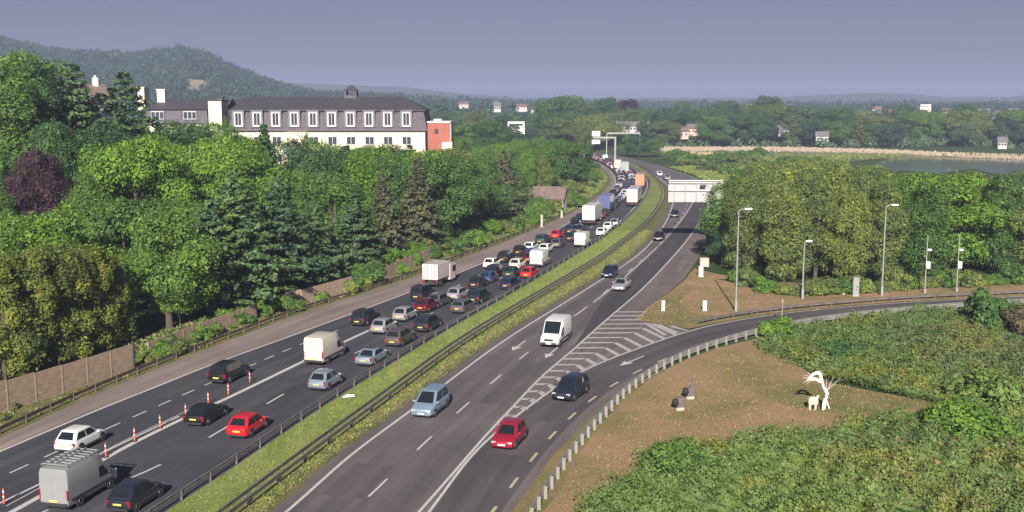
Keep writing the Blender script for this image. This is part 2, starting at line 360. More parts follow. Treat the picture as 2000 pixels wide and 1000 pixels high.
# ------------------------------------------------------------------ road sheets
strip('left_carriageway', offset(C_A, -.1), offset(C_F, .9), 0.0, M_asL)
strip('hard_shoulder', offset(C_rail, .5), offset(C_A, -.1), 0.002, M_sho)
strip('right_carriageway', offset(C_I, -.9), C_K, 0.0, M_asR)
KK = resamp(cut(C_K, 96, 262), 120); tt_ = tangents(KK); wd_ = 3.6 * ss(0, 30, np.arange(120.))[:, None]
strip('dark_lane_surface', KK - np.stack([tt_[:, 1], -tt_[:, 0]], 1) * wd_, offset(KK, .1), 0.006, M_asD)
LL = cut(C_L, 15, 131); MM = C_M
strip('slip_road', C_L, offset(C_M, 1.0), 0.0, M_asS)
strip('slip_road_edge_paving', offset(C_M, .5), offset(C_S, -.8), 0.004, M_gore)
nose = px([(1248, 626), (1300, 634), (1350, 640)])
kk = resamp(cut(C_K, -10, 125.5), 90); lk = resamp(cut(C_L, -10, 111), 90)
strip('gore_paving', kk, lk, 0.003, M_gore)
bd = cr(px([(1236, 622), (1262, 600), (1296, 578), (1332, 548), (1352, 522), (1366, 500), (1376, 470), (1392, 430), (1400, 395)]), back=0)
strip('verge_paving', cut(C_K, 116, 262), bd, 0.001, M_gore)
# soft ground sheets
def blade_field(name, pts, size, mat, label, kind='stuff', up=1.0):
    n = len(pts); c = pts.copy(); c[:, 2] += size * .35
    nrm = rng.normal(0, 1, (n, 3)); nrm[:, 2] *= .25
    q = leaves(c, nrm, size, .2, .55); me = np_quads(name, q, mat); o = link_mesh(name, me); o['kind'] = kind; o['label'] = label
    return o
strip('median_verge', offset(C_F, .9), C_H, 0.03, M_med, zb=.02, nx=3)
strip('median_turf', C_H, offset(C_I, -.9), 0.02, M_med2, zb=.012)
strip('left_verge', offset(C_rail, -4), offset(C_rail, .5), -.03 + .55, M_med2, zb=-.01, nx=3)
poly('dry_grass', px([(1035, 1040), (1060, 988), (1080, 953), (1120, 892), (1170, 832), (1220, 777), (1280, 732), (1340, 702), (1400, 680), (1490, 658), (1560, 715), (1620, 748), (1700, 764), (1800, 780), (1870, 798), (1830, 815), (1740, 815), (1640, 845), (1480, 870), (1330, 878), (1260, 900), (1230, 950), (1150, 1040)]), 0.01, M_dry)
poly('bare_earth', px([(1240, 624), (1264, 600), (1298, 578), (1334, 550), (1356, 524), (1400, 535), (1480, 548), (1600, 556), (2040, 548), (2040, 577), (1892, 583), (1760, 589), (1640, 599), (1520, 611), (1400, 631), (1345, 642), (1290, 634)]), 0.012, M_dry)
poly('grass_patch', px([(1480, 765), (1540, 745), (1620, 752), (1720, 770), (1790, 790), (1740, 812), (1620, 806), (1540, 795)]), 0.02, M_drygr)
poly('grass_strip', px([(1250, 627), (1268, 602), (1300, 580), (1340, 556), (1352, 566), (1325, 590), (1345, 610), (1400, 618), (1480, 607), (1510, 611), (1400, 630), (1345, 641), (1300, 634)]), 0.02, M_drygr)
poly('grass_verge', px([(1095, 960), (1060, 1000), (1010, 1040), (1000, 1000), (1080, 890), (1180, 790), (1250, 742), (1300, 718), (1300, 724), (1250, 752), (1190, 806), (1120, 900)]), 0.016, M_drygr)

for c_, o0, o1, d0, d1, m_ in [(C_I, .9, 3.7, 62, 70, M_pR), (C_I, 4.4, 6.6, 84, 99, M_pR), (C_F, -6.8, -4.2, 78, 90, M_pL), (C_F, -3.4, -.9, 96, 108, M_pL), (C_M, -3.4, -.6, 70, 79, M_pR), (C_A, 1.0, 3.0, 84, 92, M_pL), (C_I, .8, 3.2, 120, 150, M_pR), (C_F, -10.4, -8.2, 112, 122, M_pL)]:
    q_ = cut(c_, d0, d1); strip('tarmac_patch', offset(q_, o0), offset(q_, o1), .007, m_)
# ------------------------------------------------------------------ markings
def mark(c, w=.15, z=.012, dash=None, s0=0.0, mat=None, name='lane_marking'):
    c = resamp(c, max(4, int(np.linalg.norm(np.diff(c, axis=0), axis=1).sum() / .5))); t = tangents(c); nrm = np.stack([t[:, 1], -t[:, 0]], 1)
    s = np.concatenate([[0], np.cumsum(np.linalg.norm(np.diff(c, axis=0), axis=1))]); mb = MB(); i0 = None
    segs = []
    if dash:
        a = s0
        while a < s[-1]: segs.append((a, min(a + dash[0], s[-1]))); a += dash[0] + dash[1]
    else: segs = [(0, s[-1])]
    for a, b2 in segs:
        n = max(2, int((b2 - a) / 1.5) + 1); L = []
        for q in np.linspace(a, b2, n):
            p = np.array([np.interp(q, s, c[:, 0]), np.interp(q, s, c[:, 1])]); m_ = np.array([np.interp(q, s, nrm[:, 0]), np.interp(q, s, nrm[:, 1])])
            L.append((*(p - m_ * w / 2), z)); L.append((*(p + m_ * w / 2), z))
        mb.add(L, [(2 * k, 2 * k + 1, 2 * k + 3, 2 * k + 2) for k in range(n - 1)])
    o = mb.build(name, mat or M_line); o['kind'] = 'structure'; return o
def phase(c, pxy, period):
    p = G(*pxy); i = int(np.argmin(((c - np.array(p)) ** 2).sum(1))); s = float(np.linalg.norm(np.diff(c[:i + 1], axis=0), axis=1).sum()); return (s - 1.0) % period
mark(C_A, .22); mark(C_F, .22); mark(C_I, .22)
mark(C_K, .2); mark(cut(C_L, 10, 400), .2)
dl = cr(px([(50, 910), (236, 825), (288, 802), (337, 781), (382, 760), (502, 709), (568, 680), (660, 645)]), back=30)
mark(cut(dl, 20, 112), .16, dash=(1.7, 1.55), s0=phase(dl, (288, 802), 3.25))
de = cr(px([(90, 996), (292, 922), (418, 848), (540, 778), (650, 712), (740, 655)]), back=30)
de = np.concatenate([cut(de, 10, 100), offset(C_F, -4.0)[(offset(C_F, -4.0)[:, 1] > 101)][:140]])
mark(de, .18, dash=(3.0, 6.0), s0=phase(de, (418, 848), 9))
mark(C_C, .42); mark(C_D, .2); mark(cut(offset(C_C, -.95), 60, 84), .12, mat=M_orange if False else M_worn)
c2 = np.concatenate([C_C[-3:], offset(C_F, -7.6)[(offset(C_F, -7.6)[:, 1] > 116)][:150]])
mark(c2, .18, dash=(3.0, 6.0), s0=3)
jj = cr(px([(733, 958), (824, 870), (900, 800), (966, 743), (1025, 693), (1085, 645), (1150, 597), (1235, 524), (1300, 465), (1336, 415), (1345, 385)]))
mark(jj, .16, dash=(3.2, 5.95), s0=phase(jj, (824, 870), 9.15))
mark(C_M, .2, dash=(1.9, 3.2), s0=phase(C_M, (1037, 899), 5.1), mat=M_liney)
mark(cut(offset(C_K, -3.9), 108, 262), .28, mat=M_worn)
# chevrons of the gore
def fillstroke(mb, pts, w, z):
    for a, b in zip(pts[:-1], pts[1:]):
        a = np.array(a); b = np.array(b); d = b - a
        if np.linalg.norm(d) < .05: continue
        d /= np.linalg.norm(d); n_ = np.array([d[1], -d[0]]) * w / 2
        mb.add([(*(a - n_), z), (*(a + n_), z), (*(b + n_), z), (*(b - n_), z)], [(0, 1, 2, 3)])
mbc = MB(); kc = cut(C_K, 60, 128); s = 0; last = 0
def right_of(c, p): t, i = near_t(c, p); v = np.array(p) - c[i]; return v[0] * t[1] - v[1] * t[0]
nosec = [np.array(q) for q in nose]
acc = 0; prev = kc[0]; nb = 0
for p in resamp(kc, 400):
    acc += np.linalg.norm(p - prev); prev = p
    if acc < 2.35: continue
    acc = 0; q = p.copy(); path = [p.copy()]
    dL = -right_of(C_L, q)
    if dL < .55: continue
    d1 = np.array([1.0, .04]); d2 = np.array([.30, -.95])
    while right_of(C_K, q) < -right_of(C_L, q) and len(path) < 200 and q[0] < 40: q = q + d1 * .15
    path.append(q.copy()); v = q.copy()
    while right_of(C_L, q) < 0 and q[0] < 60: q = q + d2 * .15
    path.append(q.copy())
    # nothing is painted on the grass beyond the nose
    if v[1] > 115.5:
        path = [path[0], path[0] + np.array([min(v[0] - p[0], 5.5), .1])] if p[1] < 121 else []
    if len(path) > 1: fillstroke(mbc, path, .55, .014)
for a, b in (((1262, 632), (1300, 655)), ((1285, 634), (1322, 650)), ((1310, 637), (1342, 646))): fillstroke(mbc, px([a, b]), .5, .016)
mbc.build('gore_chevrons', M_worn)['kind'] = 'structure'
# lane arrows
def arrow(pxy, rev=True):
    p = np.array(G(*pxy)); t, _ = near_t(C_I if pxy[0] < 1150 else C_L, p); t = -t; n_ = np.array([t[1], -t[0]])
    mb = MB(); P = lambda a, b: (*(p + t * a + n_ * b), .015)
    mb.add([P(-2.6, -.09), P(-2.6, .09), P(.4, .09), P(.4, -.09)], [(0, 1, 2, 3)]); mb.add([P(.4, -.5), P(.4, .5), P(2.1, 0)], [(0, 1, 2)])
    mb.build('lane_arrow', M_line)['kind'] = 'structure'
for q in ((1012, 676), (1076, 690), (1232, 706)): arrow(q)

# ------------------------------------------------------------------ barriers and fences
def barrier(name, c, spacing, label, post_h=.62, rails=((0, .55),), mat_r=None, mat_p=None, posts=True, maxp=100, zoff=0.0, depth=.30, pw=.07):
    root = empty(name, (float(c[0][0]), float(c[0][1]), 0), 0, label, 'crash barrier')
    base = c[0].copy(); mb = MB(); t = tangents(c); nrm = np.stack([t[:, 1], -t[:, 0]], 1)
    for off, zc in rails:
        prof = [(-.03, -.155), (.03, -.10), (-.02, 0), (.03, .10), (-.03, .155), (-.05, .155), (-.04, 0), (-.05, -.155)]
        rs = []
        for p, m_ in zip(c, nrm):
            rs.append([(p[0] - base[0] + m_[0] * (off + a), p[1] - base[1] + m_[1] * (off + a), zc + b) for a, b in prof])
        mb.rings(rs)
    mb.build('rail_beam', mat_r or M_rail, root)
    s = np.concatenate([[0], np.cumsum(np.linalg.norm(np.diff(c, axis=0), axis=1))])
    pm = MB(); pm.box(-pw, pw, -.06, .06, -.05, post_h, .01); me = pm.mesh('post', mat_p or M_rail)
    n = min(maxp, int(s[-1] / spacing)) if posts else 0
    for i in range(n):
        q = i * spacing; p = (np.interp(q, s, c[:, 0]), np.interp(q, s, c[:, 1])); tt, _ = near_t(c, p)
        o = link_mesh('post', me, root); o.location = (p[0] - base[0], p[1] - base[1], zoff); o.rotation_euler = (0, 0, math.atan2(tt[1], tt[0]) - math.pi / 2)
    return root
barrier('crash_barrier', cut(C_S, 58, 130), 1.8, 'pale steel crash barrier with many light posts curving along the outside of the slip road', post_h=.82, rails=((-.12, .64), (-.12, .36)), mat_r=M_steel, mat_p=M_post, pw=.11)
barrier('crash_barrier', cut(offset(C_F, .75), 45, 330), 3.4, 'dark crash barrier on the left edge of the green median, beside the queue', mat_r=M_rail, mat_p=M_rail)
barrier('crash_barrier', cut(C_H, 45, 400), 4.0, 'double dark crash barrier along the right side of the green median strip', rails=((-.32, .55), (.32, .55)), mat_r=M_rail)
barrier('crash_barrier', cut(C_rail, 60, 230), 3.0, 'dark brown crash barrier on the left verge below the timber fence', rails=((0, .5),), mat_r=simple('dark_brown_rail', (.09, .06, .045), .8, .1, .3, 2))  # rail coloured darker and browner than the other barriers
barrier('crash_barrier', offset(C_L, -1.2)[(C_L[:, 0] > 21) & (C_L[:, 1] > 100)], 3.0, 'low dark crash barrier between the bare earth bank and the slip road', rails=((0, .4),), post_h=.5)
# timber noise fence, in straight bays
def fence(name, pts, h, label, step=0):
    root = empty(name, (*pts[0], 0), 0, label, 'fence'); bx, by = pts[0]
    for (x0, y0), (x1, y1) in zip(pts[:-1], pts[1:]):
        L = math.hypot(x1 - x0, y1 - y0); n = max(1, round(L / 3.0)); a = math.atan2(y1 - y0, x1 - x0)
        for i in range(n):
            xa = x0 + (x1 - x0) * i / n; ya = y0 + (y1 - y0) * i / n; z = hz(xa, ya)
            mb = MB(); mb.box(0.06, L / n - .06, -.03, .03, -.2, h, 0); p = mb.build('board_panel', M_fence, root); p.location = (xa - bx, ya - by, z); p.rotation_euler = (0, 0, a)
            mb = MB(); mb.box(-.07, .07, -.05, .05, -.3, h + .02, .01); p = mb.build('fence_post', M_fence, root); p.location = (xa - bx, ya - by, z); p.rotation_euler = (0, 0, a)
    mb = MB(); mb.box(-.12, .12, -.12, .12, -.3, h + .15, .01); p = mb.build('fence_post', M_trim, root); p.location = (pts[-1][0] - bx, pts[-1][1] - by, hz(*pts[-1]))
    return root
f0 = [(-47.0, 58.5), (-40.0, 77.2), (-34.1, 93.6)]
fence('timber_fence', f0, 2.6, 'long brown horizontal board fence below the golden conifers at the left edge')
def fpts(l, back=2.0): return [G(x, y, .9) for x, y in l]
fence('timber_fence', fpts([(290, 688), (420, 640), (500, 612)]), 1.9, 'weathered board fence half hidden by shrubs, right of the dark end post')
fence('timber_fence', fpts([(560, 592), (590, 586), (688, 558)]), 2.2, 'short tan board fence with a sloping end, mid way along the left verge')
fence('timber_fence', fpts([(728, 545), (800, 516), (840, 500)]), 1.9, 'ivy covered board fence farthest along the left verge beneath the brown conifer')

# ------------------------------------------------------------------ vegetation
def crown_pts(lobes, n, squash=1.0, low=0.0):
    w = np.array([l[3] ** 2 for l in lobes]); w /= w.sum(); idx = rng.choice(len(lobes), n * 2, p=w)
    L = np.array(lobes, float); d = rng.normal(0, 1, (n * 2, 3)); d /= np.linalg.norm(d, axis=1)[:, None]
    r = rng.uniform(.72, 1.08, n * 2); c = L[idx, :3] + d * (L[idx, 3] * r * np.where(rng.random(n * 2) < .12, 1.28, 1))[:, None] * np.array([1, 1, squash])
    keep = (d[:, 2] > -.35) | (rng.random(n * 2) < .25)
    for k, l in enumerate(lobes):
        dd = (c - np.array(l[:3])) / np.array([1, 1, squash]); keep &= ~((np.linalg.norm(dd, axis=1) < .68 * l[3]) & (idx != k))
    c = c[keep][:n]; return c, d[keep][:n]
def tree_mesh(kind, seed):
    rs = np.random.default_rng(seed); lob = []
    tk = MB()
    if kind == 'broad':
        H, Rr, z0 = 12.0, 4.6, 2.2
        for i in range(44):
            a = rs.uniform(0, 6.28); t = rs.uniform(0, 1); zz = z0 + 1.0 + (H - z0 - 2.2) * t; env = Rr * math.sin(math.pi * min(1, .22 + .70 * t)) ** .7
            rr = env * rs.uniform(.4, .95); lob.append((math.cos(a) * rr, math.sin(a) * rr, zz + rs.normal(0, .35), rs.choice([.7, 1.0, 1.3, 1.7, 2.0])))
        lob.append((0, 0, H - 1.8, 1.9)); n, sz, sq = 21000, .25, .85
    elif kind == 'tall':
        H, Rr, z0 = 15.0, 2.7, .6
        for i in range(46):
            a = rs.uniform(0, 6.28); t = rs.uniform(0, 1); zz = z0 + .8 + (H - z0 - 2) * t; env = Rr * math.sin(math.pi * min(1, .25 + .68 * t)) ** .6
            rr = env * rs.uniform(.35, .98); lob.append((math.cos(a) * rr, math.sin(a) * rr, zz + rs.normal(0, .3), rs.choice([.5, .8, 1.1, 1.5])))
        lob.append((0, 0, H - 1.2, 1.0)); n, sz, sq = 19000, .24, 1.3
    elif kind == 'column':
        H, Rr, z0 = 11.0, 1.9, .3
        for i in range(40):
            a = rs.uniform(0, 6.28); t = (i + .5) / 40; zz = z0 + .7 + (H - z0 - 1.4) * t; env = Rr * (1 - t ** 3) ** .5
            rr = env * rs.uniform(.4, .7); lob.append((math.cos(a) * rr, math.sin(a) * rr, zz, rs.uniform(.55, 1.0)))
        n, sz, sq = 14000, .22, 1.3
    elif kind == 'bush':
        H, Rr, z0 = 2.6, 1.7, .1
        for i in range(13):
            a = rs.uniform(0, 6.28); rr = Rr * rs.uniform(.1, .75); lob.append((math.cos(a) * rr, math.sin(a) * rr, rs.uniform(.4, H * .75) * (1 - .35 * rr / Rr), rs.uniform(.45, .8)))
        n, sz, sq = 3200, .22, .9
    if kind in ('broad', 'tall', 'column', 'bush'):
        c, nr = crown_pts(lob, n, sq); nr = nr + np.array([0, 0, .35]); q = leaves(c, nr, sz, .55)
        if kind != 'bush':
            tr = .028 * H if kind == 'broad' else .018 * H
            top = (rs.uniform(-.3, .3), rs.uniform(-.3, .3), H * .8); tk.path([(0, 0, -.4), (.08, 0, H * .3), top], [tr, tr * .75, tr * .2], 8)
            for i in range(7):
                l = lob[i * 4 % len(lob)]; zb = H * rs.uniform(.2, .5); tk.path([(.05, 0, zb), (l[0] * .5, l[1] * .5, (zb + l[2]) / 2 + .3), l[:3]], [tr * .5, tr * .3, tr * .1], 5)
        else:
            for i in range(6): l = lob[i]; tk.path([(0, 0, -.2), (l[0] * .5, l[1] * .5, l[2] * .6), l[:3]], [.05, .035, .012], 5)
    elif kind in ('pine', 'spruce'):
        H = 13.0; Cc = []; Nn = []; layers = 15 if kind == 'pine' else 22
        for k in range(layers):
            t = k / (layers - 1); z = 1.6 + (H - 1.9) * t
            L = (4.4 * (1 - t ** 1.6) + .5) if kind == 'pine' else (3.3 * (1 - t) ** .85 + .25)
            nb = int(5 + 5 * (1 - t))
            for i in range(nb):
                a = 6.28 * i / nb + rs.uniform(-.4, .4) + k; ll = L * rs.uniform(.65, 1.12); dr = -.22 if kind == 'spruce' else rs.uniform(-.05, .2)
                tk.tube((0, 0, z), (math.cos(a) * ll * .8, math.sin(a) * ll * .8, z + dr * ll * .8), .06, .015, 4)
                m_ = int(42 * ll / 2 + 14); u_ = rs.uniform(.15, 1, m_) ** .7; wd = rs.normal(0, 1, m_) * .34 * (1.15 - u_) * (1 + ll * .28)
                x = math.cos(a) * u_ * ll - math.sin(a) * wd; y = math.sin(a) * u_ * ll + math.cos(a) * wd; zz = z + dr * u_ * ll + rs.normal(0, .13, m_)
                Cc.append(np.stack([x, y, zz], 1)); Nn.append(np.tile([math.cos(a) * .3, math.sin(a) * .3, .9], (m_, 1)))
        c = np.concatenate(Cc); q = leaves(c, np.concatenate(Nn), .50 if kind == 'pine' else .42, .45, .5)
        tk.path([(0, 0, -.4), (.05, .05, H * .5), (0, 0, H)], [.26, .17, .03], 8)
    elif kind == 'bare':
        H = 12; Cc = []
        tk.path([(0, 0, -.4), (.2, .1, H * .4), (.1, 0, H * .9)], [.24, .15, .03], 7)
        for i in range(34):
            a = rs.uniform(0, 6.28); zb = H * rs.uniform(.2, .85); ll = 3.4 * (1 - zb / H) + 1; e = (math.cos(a) * ll, math.sin(a) * ll, zb + ll * .8)
            tk.tube((.1, 0, zb), e, .07, .015, 4); m_ = 90; u_ = rs.uniform(.3, 1.1, m_)[:, None]
            Cc.append(np.array([.1, 0, zb]) + (np.array(e) - np.array([.1, 0, zb])) * u_ + rs.normal(0, .35, (m_, 3)))
        c = np.concatenate(Cc); q = leaves(c, c * 0 + np.array([0, 0, .3]), .26, 1)
    return q, tk, float(q[:, :, 2].max())
PROTO = {}
for kind, n in (('broad', 4), ('tall', 3), ('column', 3), ('bush', 4), ('pine', 2), ('spruce', 2), ('bare', 1)):
    for i in range(n):
        q, tk, hh = tree_mesh(kind, 100 + i * 7 + len(kind) * 31)
        PROTO[(kind, i)] = (np_quads('crown', q, FOL['mid']), tk.mesh('trunk', M_bark, True), hh)
NPROTO = {'broad': 4, 'tall': 3, 'column': 3, 'bush': 4, 'pine': 2, 'spruce': 2, 'bare': 1}
NAMES = {'broad': ('broadleaf_tree', 'tree'), 'tall': ('tall_tree', 'tree'), 'column': ('columnar_conifer', 'tree'), 'bush': ('shrub', 'shrub'), 'pine': ('pine_tree', 'tree'), 'spruce': ('spruce_tree', 'tree'), 'bare': ('thin_tree', 'tree')}
ntree = 0
def plant(kind, x, y, h, fol, label, group=None, wide=1.0, z=None):
    """one tree: crown and trunk children; the meshes are shared, the foliage colour is set per object"""
    global ntree; ntree += 1
    cm, tm, ph = PROTO[(kind, rnd.randrange(NPROTO[kind]))]; nm, ct = NAMES[kind]
    e = empty(nm, (x, y, (hz(x, y) if z is None else z)), rnd.uniform(0, 6.28), label, ct, group)
    s_ = h / ph; e.scale = (s_ * wide * rnd.uniform(.92, 1.08), s_ * wide * rnd.uniform(.92, 1.08), s_)
    c = link_mesh('crown', cm, e); c.material_slots[0].link = 'OBJECT'; c.material_slots[0].material = FOL[fol]
    link_mesh('trunk' if kind != 'bush' else 'stem', tm, e); return e
placed = []
def free(x, y, r):
    for a, b, c in placed:
        if (a - x) ** 2 + (b - y) ** 2 < (r + c) ** 2 * .25: return False
    placed.append((x, y, r)); return True
TONE = {'mid': 'mid green', 'deep': 'dark green', 'lime': 'bright yellowish green', 'olive': 'olive green', 'pine': 'dark green', 'brown': 'brownish', 'purple': 'dark purple', 'gold': 'golden green', 'far': 'hazy green'}
KN = {'broad': 'round leafy tree', 'tall': 'tall leafy tree', 'column': 'columnar conifer', 'pine': 'spreading pine', 'spruce': 'spiky conifer', 'bare': 'thin sparse tree', 'bush': 'shrub'}

# --- hand placed trees of the left wood: (pixel x, pixel y of the top, plan distance, kind, foliage, width, label)
def at_top(pxx, pyt, D, kind, fol, label, wide=1.0, group=None):
    x, y, zt = W(pxx, pyt, D)
    while y < 240 and 1.5 < float(np.interp(y, ry, rx)) - x + 8 and float(np.interp(y, ry, rx)) - x < 6.5 and x < 20: D += 1; x, y, zt = W(pxx, pyt, D)
    g = hz(x, y); placed.append((x, y, 5.0)); return plant(kind, x, y, max(3, zt - g), fol, label, group, wide)
HEDGE = [(-8, 492, 84), (22, 484, 86), (58, 475, 87.5), (92, 469, 89), (125, 468, 90.5), (158, 470, 92.5), (190, 479, 94.5), (218, 497, 96.5), (240, 535, 98), (35, 488, 90), (110, 472, 93), (175, 476, 96)]
for i, (a, b_, D) in enumerate(HEDGE):
    at_top(a, b_, D, 'column', 'gold', 'golden topped conifer in the tall clipped clump above the brown fence', 1.12, 'golden conifers grown together above the brown fence')
LT = [(60, 284, 128, 'broad', 'purple', 'dark purple beech tree standing among green trees left of the lawn', .72),
      (30, 95, 165, 'tall', 'mid', 'tallest green tree at the upper left corner, breaking the hill skyline', 1.3),
      (58, 108, 160, 'tall', 'deep', 'dark tall tree next to the tallest tree at the upper left', 1.0),
      (92, 112, 172, 'broad', 'deep', 'dark rounded tree top against the hill, right of the dark tall tree', .8),
      (-5, 105, 150, 'tall', 'mid', 'bright green tree cut by the left edge of the photo near the skyline', 1.2),
      (145, 122, 168, 'pine', 'pine', 'flat topped dark pine beside the white chimneyed cottage', .9),
      (240, 135, 165, 'pine', 'pine', 'large layered cedar left of the long hotel', 1.15),
      (205, 165, 180, 'pine', 'pine', 'smaller dark pine between cottage and layered cedar', .8),
      (110, 230, 135, 'broad', 'deep', 'dark tree right behind the purple beech', .9),
      (260, 262, 130, 'broad', 'lime', 'rounded light green tree in front of the left hotel wing', .9),
      (305, 255, 138, 'tall', 'lime', 'slim yellow green tree just right of the rounded light green tree', .9),
      (180, 270, 132, 'column', 'lime', 'narrow yellow green columnar tree left of the rounded light green tree', 1.1),
      (210, 235, 150, 'broad', 'deep', 'broad dark green tree behind the narrow yellow green column', 1.1),
      (345, 232, 165, 'broad', 'deep', 'wide dark green tree masking the foot of the left hotel wing', 1.2),
      (440, 225, 185, 'spruce', 'pine', 'dark conifer rising beside the cream hotel tower', .7),
      (430, 262, 150, 'broad', 'lime', 'bright green tree below the cream hotel tower', 1.0),
      (515, 240, 160, 'spruce', 'deep', 'dark pointed conifer in front of the middle hotel dormers', 1.0),
      (480, 268, 150, 'broad', 'lime', 'bright green tree left of the pointed conifer before the hotel', .9),
      (590, 255, 178, 'bare', 'brown', 'thin sparse brown tree before the exposed cream hotel wall', 1.0),
      (455, 330, 120, 'pine', 'pine', 'big dark green pine in the middle of the left wood', 1.1),
      (545, 345, 122, 'pine', 'pine', 'dark spreading pine right of the biggest pine', 1.1),
      (610, 390, 125, 'pine', 'pine', 'dark pine leaning over the tan fence', 1.1),
      (690, 375, 133, 'pine', 'pine', 'dark spreading pine left of the brown streaked conifers', 1.1),
      (655, 330, 150, 'broad', 'mid', 'mid green tree behind the pines, below the hotel windows', 1.1),
      (745, 335, 148, 'spruce', 'brown', 'brown streaked conifer left of the tallest brown spruce', 1.1),
      (815, 305, 152, 'spruce', 'brown', 'tallest brown spruce hanging over the inside lane', 1.2),
      (845, 300, 172, 'broad', 'mid', 'round green tree right of the tallest brown spruce', 1.1),
      (760, 300, 175, 'broad', 'mid', 'round green tree below the right half of the hotel', 1.0),
      (935, 300, 185, 'broad', 'mid', 'round green tree below the orange brick block', 1.0),
      (985, 290, 205, 'pine', 'brown', 'brownish pine between the orange brick block and the cottage', .9),
      (1000, 350, 190, 'pine', 'brown', 'low dark brown pine left of the grey roofed cottage', .8),
      (405, 385, 108, 'pine', 'pine', 'dark pine low in the wood right of the golden conifers', 1.1),
      (320, 400, 106, 'broad', 'mid', 'leafy tree behind the golden conifers, nearest the fence gap', 1.1),
      (345, 520, 98, 'broad', 'lime', 'small bright green tree right of the golden conifers above the fence', 1.2),
      (500, 440, 112, 'pine', 'pine', 'dark pine with drooping branches over the weathered fence', 1.0),
      (575, 470, 118, 'pine', 'deep', 'low dark pine against the tan fence', .9),
      (240, 380, 112, 'broad', 'mid', 'green tree just behind the golden conifers', 1.3),
      (120, 390, 112, 'broad', 'lime', 'bright green tree below the lawn, behind the golden conifers', 1.3),
      (30, 410, 110, 'broad', 'mid', 'mid green tree at the left edge behind the golden conifers', 1.2),
      (1065, 300, 250, 'tall', 'olive', 'yellowish poplar behind the grey roofed cottage', .9),
      (1120, 275, 290, 'broad', 'mid', 'broad green tree behind the cottage, left of the cantilever sign', 1.2),
      (960, 232, 330, 'broad', 'deep', 'dark tree left of the pale flat shed', 1.0),
      (1250, 262, 470, 'broad', 'deep', 'dark tree in shade where the road bends out of sight', 1.4),
      (1225, 266, 480, 'broad', 'mid', 'green tree beside the cantilever sign at the road bend', 1.2),
      (1280, 270, 475, 'broad', 'mid', 'green tree right of the dark tree at the road bend', 1.2)]
for a in LT: at_top(*a)
LIM = [(0, 95), (30, 105), (100, 150), (150, 225), (210, 215), (260, 235), (330, 240), (400, 244), (440, 254), (540, 264), (556, 300), (600, 305), (612, 282), (650, 274), (700, 276), (830, 282), (880, 288), (930, 285), (1000, 275), (1040, 262), (1100, 272), (1150, 290), (1170, 305), (1300, 320)]
NL = 0
cand = [(rnd.uniform(-90, 45), rnd.uniform(82, 440)) for _ in range(6000)]
cand.sort(key=lambda q: q[1])
for x, y in cand:
    xr = float(np.interp(min(y, 395), ry, rx)); d = xr - x
    if d < 12 or d > 26 + (y - 80) * .42 or NL > 130: continue
    p = pix(x, y, 0)
    if p[0] < -80 or p[0] > 1190: continue
    if -70 < x < -12 and 198 < y < 240: continue          # hotel
    if 1035 < p[0] < 1125 and 225 < y < 262: continue     # cottage
    if 25 < p[0] < 160 and 118 < y < 142: continue        # lawn
    if p[0] < 262 and y < 101: continue
    if not free(x, y, 6.6 + y * .012): continue
    kind = rnd.choices(['broad', 'tall', 'pine', 'spruce'], [6, 2, 1.6, .7] if y < 200 else [8, 2, .6, .4])[0]
    fol = {'broad': rnd.choice(['mid', 'mid', 'mid', 'deep', 'lime']), 'tall': rnd.choice(['mid', 'lime', 'olive']), 'pine': 'pine', 'spruce': rnd.choice(['deep', 'pine'])}[kind]
    g = hz(x, y); h = rnd.uniform(9.5, 13.5)
    if 45 < p[0] < 175 and 100 < y <= 118: h = 6.0
    lim = np.interp(p[0], [a for a, _ in LIM], [b_ for _, b_ in LIM]); zt = W(p[0], lim, y)[2]
    if g + h > zt: h = max(4.0, zt - g)
    if 430 < p[0] < 880 and 158 < y < 200: h = max(5.0, min(15.5, zt - g - rnd.uniform(0, .8)))
    NL += 1
    where = 'in the wood on the slope between fence and hotel' if y < 200 and p[0] < 850 else ('in the strip of wood between queue and hotel' if y < 260 else 'in the far trees left of the road bend')
    plant(kind, x, y, h, fol, f'{TONE[fol]} {KN[kind]} {where}', f'{TONE[fol]} {KN[kind]}s {where}', 1.12)
for a, b_, D, k_, f_, l in [(418, 236, 192, 'broad', 'mid', 'rounded green tree covering the lower half of the cream hotel tower'), (868, 284, 190, 'broad', 'olive', 'olive tree touching the foot of the orange brick block'), (452, 258, 172, 'broad', 'lime', 'bright green tree top at the foot of the cream hotel tower'), (482, 263, 176, 'broad', 'mid', 'green tree masking the lower wall at the left end of the hotel'), (520, 262, 168, 'spruce', 'deep', 'second dark conifer before the hotel, right of the pointed one'), (545, 270, 178, 'broad', 'deep', 'dark green tree left of the exposed cream bay of the hotel'),
        (622, 268, 180, 'broad', 'mid', 'green tree right of the exposed cream bay of the hotel'), (655, 283, 184, 'broad', 'olive', 'olive tree below the sixth hotel dormer'), (690, 282, 182, 'broad', 'mid', 'green tree below the seventh hotel dormer'), (722, 286, 186, 'broad', 'deep', 'dark green tree below the eighth hotel dormer'), (755, 279, 184, 'broad', 'brown', 'brownish tree below the ninth hotel dormer'), (788, 287, 184, 'broad', 'mid', 'green tree below the last hotel dormer'), (825, 289, 182, 'broad', 'lime', 'bright green tree at the right corner of the hotel'), (868, 291, 184, 'broad', 'mid', 'green tree below the orange brick block corner'),
        (1045, 385, 222, 'broad', 'mid', 'green tree just left of the grey roofed cottage'), (1105, 388, 226, 'broad', 'lime', 'low bright tree right of the grey roofed cottage')]: at_top(a, b_, D, k_, f_, l, 1.15)
